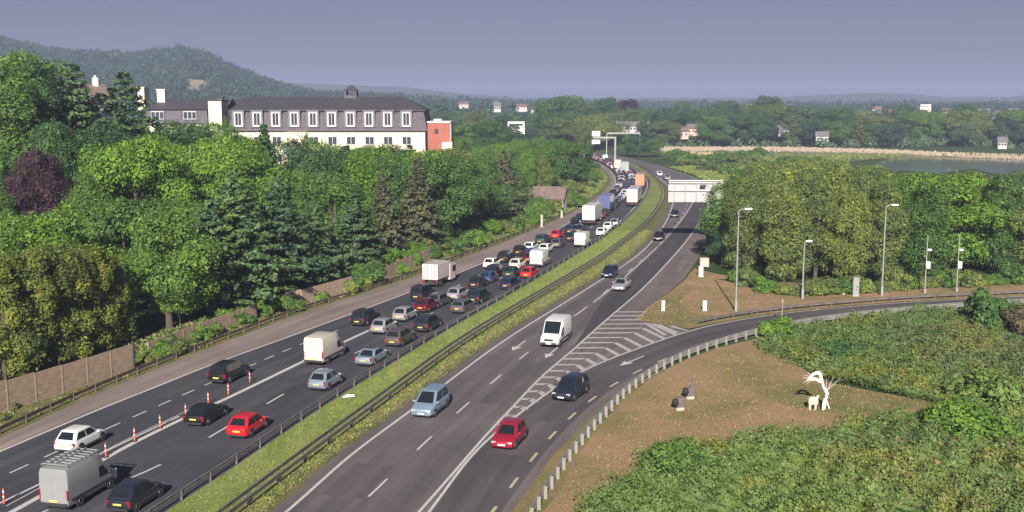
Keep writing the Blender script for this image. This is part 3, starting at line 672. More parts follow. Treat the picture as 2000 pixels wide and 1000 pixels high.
# --- right-hand wood
NR = 0
RT = [(1458, 330, 150, 'tall', 'olive', 'pale olive tree at the left end of the right hand wood, behind the first lamp', 1.1),
      (1860, 330, 148, 'broad', 'lime', 'vivid green broad tree in the right hand wood behind the camera poles', 1.2),
      (1402, 425, 170, 'broad', 'deep', 'dark shaded tree at the wood edge beside the gantry leg', .9), (1412, 445, 157, 'broad', 'deep', 'low dark tree at the wood edge right of the cream control cabinet', .9),
      (1420, 378, 192, 'tall', 'olive', 'olive tree just right of the overhead sign panel', .9)]
for a in RT: at_top(*a)
cand = [(rnd.uniform(34, 150), rnd.uniform(138, 245)) for _ in range(5000)]; cand.sort(key=lambda q: q[1])
for x, y in cand:
    p = pix(x, y, 0)
    xl = float(np.interp(y, [136, 146, 160, 186, 210, 250], [32, 30.5, 32, 38.5, 47, 62])) + 1
    yf = float(np.interp(x, [28, 32, 36, 45, 60, 80], [152, 150, 142, 138, 143, 148]))
    if x < xl or y < yf or p[0] > 2120 or NR > 150: continue
    if not free(x, y, 4.7 + (y - 138) * .018): continue
    kind = rnd.choices(['tall', 'broad'], [7, 1])[0]; fol = rnd.choice(['olive', 'olive', 'olive', 'olive', 'mid'] if p[0] < 1800 else ['mid', 'olive', 'olive', 'deep'])
    h = rnd.uniform(13, 16); lt = float(np.interp(p[0], [1380, 1430, 1500, 1560, 1700, 1790, 2000], [372, 335, 308, 300, 325, 338, 332])) + rnd.uniform(-4, 12)
    h = min(h, W(p[0], lt, y)[2]); h = max(h, 8); NR += 1
    where = 'in the dense wood right of the slip road'
    plant(kind, x, y, h, fol, f'{TONE[fol]} {KN[kind]} {where}', f'{TONE[fol]} {KN[kind]}s {where}', 1.15)
# shrubs at the foot of both woods and on the left verge
NB = 0
def shrub_at(pxx, pyy, h, fol, label, wide=1.0, group=None):
    x, y = G(pxx, pyy); plant('bush', x, y, h, fol, label, group, wide)
for i in range(34):
    a = 1452 + i * 17 + rnd.uniform(-5, 5); b_ = float(np.interp(a, [1450, 1480, 1560, 1650, 1800, 2000], [556, 572, 582, 577, 566, 556]))
    shrub_at(a, b_ - 4, rnd.uniform(1.0, 2.6), rnd.choice(['mid', 'lime', 'olive', 'olive']), 'leafy shrub at the foot of the right hand wood', 1.2, 'shrubs along the front edge of the right hand wood')
for i in range(110):
    t = i / 109; y = 97 + 150 * t; xr = float(np.interp(y, ry, rx)); x = xr - rnd.uniform(1.5, 3.6) - (3.5 * rnd.random() if y > 140 else 0)
    plant('bush', x, y, rnd.uniform(.8, 2.2) + (1.3 * rnd.random() if y > 138 else 0), rnd.choice(['mid', 'lime', 'lime', 'mid', 'olive']), 'leafy green shrub on the left verge below the fences', 'shrubs growing on the left verge', 1.1)
for i in range(9):
    y = 72 + i * 2.8; xr = float(np.interp(y, ry, rx)); plant('bush', xr - rnd.uniform(2.0, 3.6), y, rnd.uniform(.7, 1.2), rnd.choice(['mid', 'olive']), 'low weedy shrub at the foot of the brown fence', 'weeds at the foot of the brown fence', 1.0)
for i in range(26):
    t = i / 25; y = 190 + 190 * t; xr = float(np.interp(y, ry, rx)); plant('bush', xr - rnd.uniform(4, 12), y, rnd.uniform(2, 3.6), rnd.choice(['mid', 'olive', 'lime']), 'shrub on the grass bank inside the road bend', 'shrubs on the bank inside the road bend', 1.5)
for i in range(70):
    y = rnd.uniform(265, 470); x = float(np.interp(min(y, 400), C_K[:, 1][:200], C_K[:, 0][:200])) + rnd.uniform(10, 60); plant('bush', x, y, rnd.uniform(2.5, 5), rnd.choice(['olive', 'mid', 'lime']), 'scrubby bush on the bank beyond the gantry sign', 'bushes on the bank beyond the gantry sign', 1.6)
shrub_at(1925, 640, 4.6, 'mid', 'tall feathery green shrub beside the slip road barrier at the right', .8)
shrub_at(1520, 655, 2.2, 'lime', 'bright round bush at the corner of the dry grass next to the barrier', 1.3)
shrub_at(1990, 650, 3.0, 'rust', 'dark shrub at the right edge behind the feathery green shrub', 1.2)
shrub_at(1890, 850, 2.8, 'lime', 'bright green bush with dark hollow at the lower right', 1.4)
shrub_at(1940, 790, 3.2, 'bramble', 'tall bush on the right edge beyond the dark hollow', 1.4)
shrub_at(1330, 930, 2.4, 'mid', 'bright green bush in the lower middle of the bramble field', 1.4)
shrub_at(1300, 905, 1.6, 'deep', 'dark sprig of bush at the upper edge of the lower brambles', 1.0)
shrub_at(1640, 700, 1.8, 'deep', 'dark bush in the brambles behind the white sculpture', 1.3)
# --- brambles: countless leaves over an uneven swell
def in_poly(x, y, P):
    P = np.array(P); n = len(P); ins = np.zeros(len(x), bool); j = n - 1
    for i in range(n):
        c = ((P[i, 1] > y) != (P[j, 1] > y)) & (x < (P[j, 0] - P[i, 0]) * (y - P[i, 1]) / (P[j, 1] - P[i, 1] + 1e-12) + P[i, 0]); ins ^= c; j = i
    return ins
def lump(x, y, s=1.0):
    return (np.sin(x * .55 * s + 1.3) * np.cos(y * .47 * s) + .7 * np.sin(x * 1.1 * s + y * .8 * s) + .5 * np.sin(x * 2.3 * s - y * 1.9 * s + 2) + .35 * np.sin(x * 3.9 + y * 4.4))
def bramble(name, P, n, hmax, mat, label, size=.24):
    P = np.array(P); x = rng.uniform(P[:, 0].min(), P[:, 0].max(), n); y = rng.uniform(P[:, 1].min(), P[:, 1].max(), n)
    k = in_poly(x + rng.normal(0, .5, n), y + rng.normal(0, .6, n), P); x = x[k]; y = y[k]
    h = hmax * (.42 + .34 * lump(x, y)); h = np.clip(h, .10, None); e = .06
    gx = (lump(x + e, y) - lump(x - e, y)) / (2 * e) * hmax * .34; gy = (lump(x, y + e) - lump(x, y - e)) / (2 * e) * hmax * .34
    z = h * rng.uniform(.35, 1.15, len(x)); c = np.stack([x, y, z], 1); nr = np.stack([-gx, -gy, np.full(len(x), 1.0)], 1)
    o = link_mesh(name, np_quads(name, leaves(c, nr, size, .6), mat)); tag(o, label, None, None, 'stuff'); return o
BR1 = px([(1478, 682), (1510, 655), (1600, 634), (1724, 622), (1844, 610), (2400, 600), (2600, 820), (1870, 797), (1700, 762), (1620, 745), (1560, 713)])
BR2 = px([(1120, 1060), (1160, 985), (1235, 950), (1262, 898), (1335, 880), (1480, 870), (1640, 842), (1740, 817), (1830, 815), (1875, 797), (2500, 800), (2400, 1060)])
bramble('brambles', BR1, 520000, 1.3, FOL['bramble'], 'rough green brambles between slip road and dry grass', .19)
bramble('brambles', BR2, 560000, 1.5, FOL['bramble'], 'rough green brambles filling the lower right corner', .17)
bramble('dry_bracken', px([(1690, 640), (1800, 650), (2060, 640), (2060, 790), (1900, 780), (1780, 700)]), 9000, 1.6, FOL['rust'], 'brown dry bracken among the brambles at the right', .26)
bramble('dry_bracken', px([(1560, 880), (1800, 830), (2060, 860), (2060, 1040), (1700, 1040)]), 6000, 1.75, FOL['rust'], 'brown dry bracken in the lower right brambles', .24)
def scatter_strip(a, b, n, z=.03):
    a = resamp(a, 400); b = resamp(b, 400); i = rng.integers(0, 400, n); t = rng.uniform(0, 1, n)[:, None]
    p = a[i] * (1 - t) + b[i] * t + rng.normal(0, .25, (n, 2)); return np.concatenate([p, np.full((n, 1), z)], 1)
blade_field('grass', scatter_strip(cut(offset(C_F, 1.4), 50, 200), cut(offset(C_H, -.6), 50, 200), 50000), .09, FOL['grass'], 'short green grass on the median')
blade_field('grass', scatter_strip(cut(offset(C_H, .6), 50, 200), cut(offset(C_I, -1.6), 50, 200), 12000), .14, FOL['grass'], 'patchy weeds between median barrier and carriageway')
blade_field('grass', scatter_strip(cut(offset(C_H, .6), 50, 200), cut(offset(C_I, -1.3), 50, 200), 9000), .11, FOL['straw'], 'dry straw between median barrier and carriageway')
lv = scatter_strip(cut(offset(C_rail, -5.5), 60, 260), cut(offset(C_rail, -.5), 60, 260), 26000); lv[:, 2] = height(lv[:, 0], lv[:, 1]) + .12
blade_field('grass', lv[:17000], .30, FOL['grass'], 'rough green grass on the left verge')
blade_field('grass', lv[17000:], .26, FOL['straw'], 'dry tan grass on the left verge')
def scatter_poly(P, n, z=.03):
    P = np.array(P); x = rng.uniform(P[:, 0].min(), P[:, 0].max(), n); y = rng.uniform(P[:, 1].min(), P[:, 1].max(), n); k = in_poly(x, y, P); return np.stack([x[k], y[k], np.full(k.sum(), z)], 1)
DRY = px([(1075, 1000), (1130, 915), (1200, 830), (1290, 750), (1400, 695), (1478, 682), (1560, 715), (1620, 748), (1870, 798), (1740, 820), (1480, 875), (1260, 900), (1150, 1000)])
blade_field('grass', scatter_poly(DRY, 40000), .085, FOL['straw'], 'dry straw coloured grass around the white sculpture')
blade_field('grass', scatter_poly(DRY, 12000), .09, FOL['olive'], 'sparse green grass blades around the white sculpture')
NOSE = px([(1250, 626), (1268, 602), (1300, 580), (1350, 545), (1460, 550), (1560, 590), (2000, 560), (2000, 575), (1700, 595), (1400, 628), (1345, 638)])
blade_field('grass', scatter_poly(NOSE, 20000), .10, FOL['straw'], 'dry grass on the bare earth bank beside the slip road')
bank = scatter_strip(cut(offset(C_rail, -26), 190, 392), cut(offset(C_rail, -1), 190, 392), 30000); bank[:, 2] = height(bank[:, 0], bank[:, 1]) + .2
blade_field('grass', bank, .6, FOL['olive'], 'rough grass on the bank inside the road bend')

b2_ = scatter_strip(cut(offset(C_K, 1.5), 262, 392), cut(offset(C_K, 34), 262, 430), 30000); b2_[:, 2] = .25
blade_field('grass', b2_, .7, FOL['olive'], 'rough grass on the bank beyond the gantry sign')
# --- scrub and marsh on the far right, river, reed bank
P_sc = [(62, 250), (200, 250), (420, 380), (300, 470), (70, 480), (72, 420), (68, 330)]
sc_ = scatter_poly(P_sc, 70000); sc_[:, 2] = .3 + .7 * np.abs(lump(sc_[:, 0] * .2, sc_[:, 1] * .2)) * rng.uniform(.4, 1.2, len(sc_))
sc_ = sc_[~in_poly(sc_[:, 0], sc_[:, 1], px([(1640, 352), (1660, 316), (1800, 306), (2100, 312), (2100, 352)]))]
blade_field('scrub', sc_, .95, FOL['olive'], 'low olive scrub between the wood and the river')
poly('river', px([(1650, 334), (1700, 322), (1735, 311), (1850, 309), (2200, 316), (2200, 350), (1960, 344), (1900, 330), (1840, 338), (1760, 334)]), .06, M_water)
poly('marsh', px([(1290, 300), (1300, 292), (1600, 290), (1750, 297), (2200, 310), (2200, 318), (1850, 311), (1700, 311), (1600, 322), (1450, 330), (1330, 310)]), .02, M_marsh)
def reedbank(P, n, h, name, label, mat):
    p = scatter_poly(P, n); p[:, 2] = rng.uniform(.1, h, len(p)); nr = np.tile([0, -1.0, .3], (len(p), 1))
    o = link_mesh(name, np_quads(name, leaves(p, nr, .9, .4, .5), mat)); tag(o, label, None, None, 'stuff')
reedbank(px([(1285, 297), (1290, 290), (1500, 290), (1700, 294), (1850, 301), (2200, 312), (2200, 322), (1850, 307), (1700, 300), (1500, 296)]), 50000, 1.1, 'reed_bank', 'pale straw reed bank along the far side of the river', FOL['reed'])
reedbank(px([(1300, 307), (1350, 302), (1430, 304), (1440, 312), (1350, 314)]), 3000, 1.2, 'reed_bank', 'small tan reed patch nearer than the long reed bank', FOL['reed'])

# ------------------------------------------------------------------ far woods
def crown_blob(c, r, h, n, size):
    d = rng.normal(0, 1, (len(c), n, 3)); d /= np.linalg.norm(d, axis=2)[:, :, None]; d[:, :, 2] = np.abs(d[:, :, 2]) * 1.0 - .25
    wob = 1 + .22 * np.sin(d[:, :, :1] * 5 + c[:, None, :1]) * np.cos(d[:, :, 1:2] * 5 + c[:, None, 1:2])
    p = c[:, None, :] + d * np.stack([r, r, h], 1)[:, None, :] * wob * rng.uniform(.82, 1.05, (len(c), n, 1)); p[:, :, 2] += (h * .35)[:, None]
    return leaves(p.reshape(-1, 3), (d + np.array([0, 0, .3])).reshape(-1, 3), size, .5, .8)
# individually built trees of the middle distance
NM = 0
cand = [(rnd.uniform(-190, 520), rnd.uniform(330, 900)) for _ in range(5000)]
cand.sort(key=lambda q: q[1])
for x, y in cand:
    p = pix(x, y, 3)
    if p[0] < 830 or p[0] > 2060 or NM > 150: continue
    if y < 575 and p[0] > 1150: continue
    if y < 560 and p[0] > 1010 and y < 430: continue
    if 1010 < p[0] < 1260 and y < 480: continue
    if y > 800: continue
    if not free(x, y, 12.5): continue
    kind = rnd.choices(['broad', 'tall', 'spruce'], [7, 2, .3])[0]; fol = rnd.choice(['far', 'far', 'deep', 'mid', 'olive'])
    h = rnd.uniform(10, 15); lt = float(np.interp(p[0], [830, 900, 1040, 1060, 1160, 1180, 1260, 1320, 1400, 1450, 1530, 1560, 1660, 1690, 1800, 2000], [208, 212, 218, 190, 188, 203, 203, 207, 202, 195, 188, 203, 197, 209, 211, 209])) + rnd.uniform(0, 14)
    g = hz(x, y); h = max(8, min(22, W(p[0], lt, y)[2] - g)) if y > 600 else max(8, min(h + 5, W(p[0], lt + 22, y)[2] - g)); NM += 1
    where = 'in the hazy belt behind the river' if p[0] > 1290 else 'in the far trees around the end of the queue'
    plant(kind, x, y, h, fol, f'{TONE[fol]} {KN[kind]} {where}', f'{TONE[fol]} {KN[kind]}s {where}', 1.6)
for a, b_, D, k, fo, l, w in [(1085, 186, 620, 'broad', 'deep', 'tall dark dome shaped tree, left one of the pair on the skyline', 1.3), (1110, 182, 630, 'broad', 'mid', 'tallest dome shaped tree on the skyline above the cantilever sign', 1.3), (1135, 187, 625, 'broad', 'far', 'narrow dome shaped tree right of the tallest skyline tree', 1.0), (1182, 188, 640, 'broad', 'deep', 'dark rounded skyline tree standing alone left of the white gabled houses', 1.2), (1232, 192, 640, 'broad', 'purple', 'dark purplish rounded tree above the white gabled houses', 1.2), (1335, 196, 680, 'broad', 'far', 'rounded skyline tree right of the small dark tree', 1.1), (1420, 194, 680, 'broad', 'far', 'bushy skyline tree at the left of the long belt', 1.5), (1500, 184, 700, 'broad', 'far', 'highest twin topped tree of the belt behind the river', 1.2), (1515, 186, 690, 'tall', 'far', 'slim tree against the highest tree of the belt', 1.2), (1468, 232, 600, 'spruce', 'purple', 'very dark narrow conifer in the belt behind the reed bank', 1.1), (1880, 201, 700, 'broad', 'deep', 'round dark tree on the right skyline', 1.6), (1765, 203, 720, 'broad', 'deep', 'dark tree beside the white block on the right skyline', 1.3)]:
    at_top(a, b_, D, k, fo, l, w)
# the countless rest
def on_hill(pxx, pyy):
    for D in np.arange(700, 2600, 8.0):
        x, y, z = W(pxx, pyy, D)
        if hz(x, y) + 4 >= z: return (x, y)
    return (x, y)
FIELDS = []
for k_, P_ in enumerate([[(296, 141), (330, 141), (332, 133), (298, 133)], [(362, 172), (404, 180), (412, 156), (360, 148)], [(404, 180), (440, 190), (446, 182), (410, 168)]]):
    q_ = [on_hill(*p_) for p_ in P_]; FIELDS.append(q_); q_ = np.array(q_); vs = []; nn_ = 10
    for a in range(nn_ + 1):
        for b_ in range(nn_ + 1):
            s_, t_ = a / nn_, b_ / nn_; p_ = (q_[0] * (1 - s_) + q_[1] * s_) * (1 - t_) + (q_[3] * (1 - s_) + q_[2] * s_) * t_; vs.append((p_[0], p_[1], hz(*p_) + 1.2))
    me = bpy.data.meshes.new('hillside_field'); me.from_pydata(vs, [], [(a * (nn_ + 1) + b_, a * (nn_ + 1) + b_ + 1, (a + 1) * (nn_ + 1) + b_ + 1, (a + 1) * (nn_ + 1) + b_) for a in range(nn_) for b_ in range(nn_)]); me.materials.append(M_marshy := M_marsh) if False else me.materials.append(M_field); link_mesh('hillside_field', me)['kind'] = 'structure'
n = 12000; yy = np.concatenate([rng.uniform(780, 3000, 6500), rng.uniform(900, 1640, 5500)]); uu = np.concatenate([rng.uniform(-.62, .62, 6500), rng.uniform(-.62, -.1, 5500)]); xx = uu * yy
c = np.stack([xx, yy, height(xx, yy)], 1); r = rng.uniform(4, 9.5, n); hgt = 3 + 9 * rng.uniform(0, 1, n) ** 1.8
fieldmask = ((np.sin(xx * .012 + 2) + np.sin(yy * .011 + xx * .006)) > 1.7) & (yy > 1000) & (uu > -.1)
for fx0, fx1, fy0, fy1 in FIELDS: fieldmask |= in_poly(xx, yy, [(fx0[0], fx0[1]), (fx1[0], fx1[1]), (fy0[0], fy0[1]), (fy1[0], fy1[1])])
c, r, hgt = c[~fieldmask], r[~fieldmask], hgt[~fieldmask]
nearm = c[:, 1] < 1500
q = np.concatenate([crown_blob(c[nearm], r[nearm], hgt[nearm], 90, 1.9), crown_blob(c[~nearm], r[~nearm], hgt[~nearm], 34, 3.6)])
tag(link_mesh('far_wood', np_quads('far_wood', q, FOL['far'])), 'hazy woods covering the distant hills', None, None, 'stuff')
n = 1500; yy = rng.uniform(565, 820, n); xx = rng.uniform(-.5, .6, n) * yy; k = (xx / yy > -.06) | (yy > 640)
k &= ~((xx / yy < .14) & (yy < 600)); xx = xx[k]; yy = yy[k]
c = np.stack([xx, yy, height(xx, yy)], 1); q = crown_blob(c, rng.uniform(2.5, 5.0, len(xx)), rng.uniform(2.2, 6.0, len(xx)), 120, 1.1)
tag(link_mesh('far_shrubbery', np_quads('far_shrubbery', q, FOL['far'])), 'low hazy shrubbery among the houses behind the river', None, None, 'stuff')

# ------------------------------------------------------------------ buildings
def gable_house(name, x, y, w, d, h, rh, rz, wall, roof, label, group=None, chim=True, nwin=3, z=None):
    z = hz(x, y) if z is None else z
    e = empty(name, (x, y, z), rz, label, 'house', group)
    mb = MB(); mb.add([(-w / 2, -d / 2, -1), (w / 2, -d / 2, -1), (w / 2, d / 2, -1), (-w / 2, d / 2, -1), (-w / 2, -d / 2, h), (w / 2, -d / 2, h), (w / 2, d / 2, h), (-w / 2, d / 2, h), (-w / 2, 0, h + rh - .1), (w / 2, 0, h + rh - .1)],
                      [(0, 1, 5, 4), (2, 3, 7, 6), (1, 2, 6, 9, 5), (3, 0, 4, 8, 7), (4, 5, 9, 8), (6, 7, 8, 9)]); mb.build('wall', wall, e)
    o_ = .4; mb = MB(); a = (h + rh + .08); k = rh / (d / 2) * o_
    for sg in (-1, 1):
        mb.pane([(-w / 2 - o_, sg * (d / 2 + o_), h - k + .08), (w / 2 + o_, sg * (d / 2 + o_), h - k + .08), (w / 2 + o_, 0, a), (-w / 2 - o_, 0, a)][::(1 if sg < 0 else -1)], 0, .06, .06)
    rf = mb.build('roof', roof, e)
    if chim:
        mb = MB(); mb.box(w * .32, w * .32 + .8, -.4, .4, h + rh * .5, h + rh + 1.2, .03); mb.box(w * .32 + .25, w * .32 + .55, -.15, .15, h + rh + 1.2, h + rh + 1.6, .02); mb.build('chimney', M_white if label.startswith('white cottage') else M_slate, rf)
    for i in range(nwin):
        xx = -w / 2 + w * (i + .5) / nwin
        for zz in ([1.0, 3.6] if h > 4.5 else [1.0]):
            mb = MB(); mb.box(xx - .65, xx + .65, -d / 2 - .05, -d / 2 + .05, zz, zz + 1.3); f_ = mb.build('window', M_frame, e)
            mb = MB(); mb.box(xx - .52, xx + .52, -d / 2 - .08, -d / 2 - .02, zz + .12, zz + 1.18); mb.build('pane', M_pane, f_)
    return e
# hotel
HD = 205.0
h0 = W(450, 256, HD); h1 = W(833, 258, HD); ez = h0[2]; et = W(640, 217, HD)[2]; rz_ = W(640, 189, HD + 7)[2]
HW = h1[0] - h0[0]; hg = 9.0
hotel = empty('hotel', (h0[0], HD, hg), 0, 'long cream hotel with dark slate roof and row of dormer windows above the wood', 'hotel')
Z = lambda v: v - hg
mb = MB(); mb.box(.3, HW - .3, .3, 13.7, -2, Z(ez)); mb.build('wall', M_cream, hotel)
mb = MB(); mb.rings([[(-.2, -.2, Z(ez)), (HW + .2, -.2, Z(ez)), (HW + .2, 14.2, Z(ez)), (-.2, 14.2, Z(ez))], [(.3, .5, Z(et)), (HW - .6, .5, Z(et)), (HW - .6, 13.5, Z(et)), (.3, 13.5, Z(et))]]); mb.build('mansard_roof', M_mans, hotel)
mb = MB(); mb.rings([[(-.1, .1, Z(et)), (HW - .2, .1, Z(et)), (HW - .2, 13.9, Z(et)), (-.1, 13.9, Z(et))], [(-.1, .1, Z(et) + .2), (HW - .2, .1, Z(et) + .2), (HW - .2, 13.9, Z(et) + .2), (-.1, 13.9, Z(et) + .2)], [(1.5, 6.6, Z(rz_)), (HW - 5, 6.6, Z(rz_)), (HW - 5, 7.4, Z(rz_)), (1.5, 7.4, Z(rz_))]]); rf = mb.build('roof', M_slate, hotel)
for i in range(11):                      # dormers along the slate storey
    xx = W(466 + i * 36.4, 230, HD)[0] - h0[0]
    if xx > HW - 2.2: break
    mb = MB(); mb.box(xx - 1.15, xx + 1.15, -.35, 1.2, Z(ez) + .7, Z(et) + .05, 0); mb.box(xx - 1.25, xx + 1.25, -.45, 1.2, Z(et) + .05, Z(et) + .22); dm = mb.build('dormer', simple('lilac_grey_boards', (.17, .155, .185), .8), hotel)
    mb = MB(); mb.box(xx - .8, xx + .8, -.38, -.3, Z(ez) + .85, Z(et) - .15); mb.build('window_frame', M_frame, dm)
    mb = MB(); mb.box(xx - .55, xx - .05, -.41, -.3, Z(ez) + 1.15, Z(et) - .4); mb.box(xx + .05, xx + .55, -.41, -.3, Z(ez) + 1.15, Z(et) - .4); mb.build('pane', M_pane, dm)
    for zz in (Z(ez) - 2.6, Z(ez) - 6.0):
        mb = MB(); mb.box(xx - .9, xx + .9, .2, .4, zz, zz + 1.6); wn_ = mb.build('window', M_frame, hotel)
        mb = MB(); mb.box(xx - .78, xx - .05, .17, .3, zz + .12, zz + 1.48); mb.box(xx + .05, xx + .78, .17, .3, zz + .12, zz + 1.48); mb.build('pane', M_pane, wn_)
mb = MB(); cx = W(685, 190, 211)[0] - h0[0]; cz = Z(rz_)
for sx in (-1, 1):
    for sy in (-1, 1): mb.box(cx + sx * 1.0 - .15, cx + sx * 1.0 + .15, 7 + sy * 1.0 - .15, 7 + sy * 1.0 + .15, cz - .3, cz + 1.1)
mb.box(cx - 1.2, cx + 1.2, 5.8, 8.2, cz - .4, cz + .25); cu = mb.build('cupola', M_mans, hotel)
mb = MB(); mb.rings([[(cx + 1.55 * math.cos(a), 7 + 1.55 * math.sin(a), cz + 1.1) for a in [k * math.pi / 4 for k in range(8)]], [(cx + .15 * math.cos(a), 7 + .15 * math.sin(a), cz + 2.3) for a in [k * math.pi / 4 for k in range(8)]]]); mb.build('roof', M_slate, cu)
mb = MB(); qx0, _, qz0 = W(558, 262, HD); qx1 = W(600, 262, HD)[0]; mb.box(qx0 - h0[0], qx1 - h0[0], -1.6, .3, -3, Z(ez) - .3); pb = mb.build('projecting_bay', M_cream, hotel)
# left wing
WD = 214.0; a0 = W(284, 238, WD); a1 = W(404, 238, WD)
wx0, wx1 = a0[0] - h0[0], a1[0] - h0[0]; wy = WD - HD; we = Z(W(340, 242, WD)[2]); wt = Z(W(340, 214, WD)[2]); wr = Z(W(340, 194, WD + 5)[2])
mb = MB(); mb.box(wx0, wx1, wy, wy + 10, -2, we); mb.build('wing_wall', M_cream, hotel)
mb = MB(); mb.rings([[(wx0 - .3, wy - .3, we), (wx1 + .3, wy - .3, we), (wx1 + .3, wy + 10, we), (wx0 - .3, wy + 10, we)], [(wx0 + .4, wy + .4, wt), (wx1, wy + .4, wt), (wx1, wy + 9.6, wt), (wx0 + .4, wy + 9.6, wt)]]); mb.build('mansard_roof', M_mans, hotel)
mb = MB(); mb.rings([[(wx0 - .1, wy, wt), (wx1 + 4, wy, wt), (wx1 + 4, wy + 10, wt), (wx0 - .1, wy + 10, wt)], [(wx0 + 2.5, wy + 4.5, wr), (wx1 + 4, wy + 4.5, wr), (wx1 + 4, wy + 5.5, wr), (wx0 + 2.5, wy + 5.5, wr)]]); mb.build('roof', M_slate, hotel)
for pa in (309, 372):
    xx = W(pa, 225, WD)[0] - h0[0]; mb = MB(); mb.box(xx - 1.3, xx + 1.3, wy - .45, wy + .5, we + .9, we + 2.5); wn_ = mb.build('window', M_frame, hotel)
    mb = MB(); [mb.box(xx + k * .85 - .36, xx + k * .85 + .36, wy - .5, wy - .4, we + 1.05, we + 2.35) for k in (-1, 0, 1)]; mb.build('pane', M_pane, wn_)
def cream(n, pa, pb, yt, yb, D, dep, mat=M_cream, cap=True):
    x0 = W(pa, yt, D)[0] - h0[0]; x1 = W(pb, yt, D)[0] - h0[0]; zt = Z(W(pa, yt, D)[2]); zb = Z(W(pa, yb, D)[2])
    mb = MB(); mb.box(x0, x1, D - HD, D - HD + dep, zb, zt, .03); o = mb.build(n, mat, hotel)
    if cap: mb = MB(); mb.box(x0 - .12, x1 + .12, D - HD - .12, D - HD + dep + .12, zt - .02, zt + .2, .02); mb.build('cap', M_slate if pb > 400 else mat, o)
cream('chimney', 306, 321, 176, 200, 217, 1.4, M_white); cream('gable_wall', 268, 281, 172, 215, 222, 3); cream('stair_tower', 406, 432, 197, 300, 209, 5)
cream('chimney', 424, 435, 191, 200, 211, 1.2, M_mans)
# brick block right of the hotel
bb0 = W(834, 240, 201); bb1 = W(878, 240, 201)
e = empty('brick_block', (bb0[0], 201, 9), 0, 'orange red brick block attached right of the hotel', 'building')
mb = MB(); mb.box(.1, bb1[0] - bb0[0], 0, 9, -2, bb0[2] - 9, 0); mb.build('wall', M_brick, e)
mb = MB(); mb.box(0, bb1[0] - bb0[0] + .15, -.12, 9.1, bb0[2] - 9, bb0[2] - 8.75); mb.box(1.2, 2.6, 1, 2.4, bb0[2] - 8.75, bb0[2] - 8.3); mb.build('flat_roof', M_white, e)
mb = MB(); mb.box(bb1[0] - bb0[0], bb1[0] - bb0[0] + .3, 0.2, 8.8, -2, bb0[2] - 9.1); mb.build('grey_side', M_grey, e)
z2 = W(860, 278, 199)[2] - 9; mb = MB(); mb.box(2.9, bb1[0] - bb0[0] + .6, -2.5, -.02, -2, z2, .02); mb.build('annex', M_cream, e)
mb = MB(); mb.box(1.4, 2.1, -.05, .05, bb0[2] - 11.0, bb0[2] - 10.1); mb.build('window', M_pane, e)
# cottages and houses
def hs_at(pxx, pyb, D, w, h, rh, rz, wall, roof, label, **k):
    x, y, z = W(pxx, pyb, D); g = hz(x, y); gable_house('house', x, y, w, w * .7, h, rh, rz, wall, roof, label, z=z if abs(z - g) < 60 else g, **k)
hs_at(150, 248, 176, 9, 4.0, 2.8, R(35), M_white, M_roof, 'white cottage with brown roof half hidden by trees left of the cedar', nwin=2)
x, y, z = W(1074, 398, 238); gable_house('house', x, y, 6.8, 4.8, z - hz(x, y) + 1.5, 2.3, R(-14), M_wallm, M_roof, 'small cottage with grey brown roof and pale gable above the left bank', nwin=0, chim=False, z=hz(x, y))
for k_ in range(9): shrub_at(1036 + k_ * 11, 400 + rnd.uniform(-4, 6), rnd.uniform(2.6, 4.0), rnd.choice(['mid', 'olive', 'lime']), 'leafy bush hiding the foot of the small cottage', 1.2, 'bushes around the foot of the small cottage')
e = empty('flat_shed', W(1008, 262, 400), 0, 'pale flat roofed shed with two bands among the trees right of the brick block', 'building')
mb = MB(); mb.box(-3.2, 3.2, 0, 6, 0, 2.2); mb.build('wall', M_white, e); mb = MB(); mb.box(-3.3, 3.3, -.1, 6.1, 2.2, 2.6); mb.build('flat_roof', M_grey, e)
mb = MB(); mb.box(-3.1, 3.1, .3, 5.8, 2.6, 4.6); mb.build('upper_wall', M_white, e); mb = MB(); mb.box(-2.6, 2.6, .24, .35, 3.1, 3.9); mb.build('window', M_pane, e)
HS = [(1132, 252, 610, 9, 'white house with brown roof below the tallest skyline trees'), (1100, 242, 680, 7, 'pinkish house half hidden left of the white brown roofed house'), (1215, 257, 600, 9, 'white gabled house, left of the pair above the cantilever sign'), (1238, 257, 605, 8, 'white gabled house, right of the pair above the cantilever sign'),
      (1276, 256, 610, 9, 'white gabled cottage just left of the timber framed house'), (1330, 268, 580, 10, 'pink and white house at the left end of the reed bank'), (1352, 262, 590, 9, 'gabled house with dark porch beside the pink and white house'), (1605, 277, 575, 9, 'white twin gabled house on the far river bank'),
      (1748, 228, 760, 12, 'white house with wide roof on the right hillside'), (1775, 243, 740, 12, 'bright white house below the wide roofed one on the right'), (1792, 248, 720, 11, 'pink roofed house right of the bright white house'), (1812, 243, 730, 10, 'small white house at the end of the right hillside row'),
      (1935, 236, 760, 14, 'long white terrace near the right edge of the skyline'), (1968, 240, 750, 12, 'white terrace house just left of the right edge'), (1990, 245, 740, 11, 'white house cut by the right edge of the photo'), (1957, 288, 560, 6, 'small white boathouse on the river bank at the right'),
      (971, 216, 700, 6, 'small white house left of the pale flat shed among trees'), (1380, 262, 600, 8, 'small house right of the gabled house with dark porch'), (1710, 222, 800, 10, 'white house among trees at the left of the right hillside')]
for a, b_, D, w, l in HS: hs_at(a, b_, D, w * .72, 3.3, 2.2, R(rnd.uniform(-20, 20)), (M_white if rnd.random() < .15 else M_wallm) if 'pink' not in l else simple('pink_render', (.62, .42, .36), .85), M_roof if rnd.random() < .5 else M_roofg, l, nwin=3)
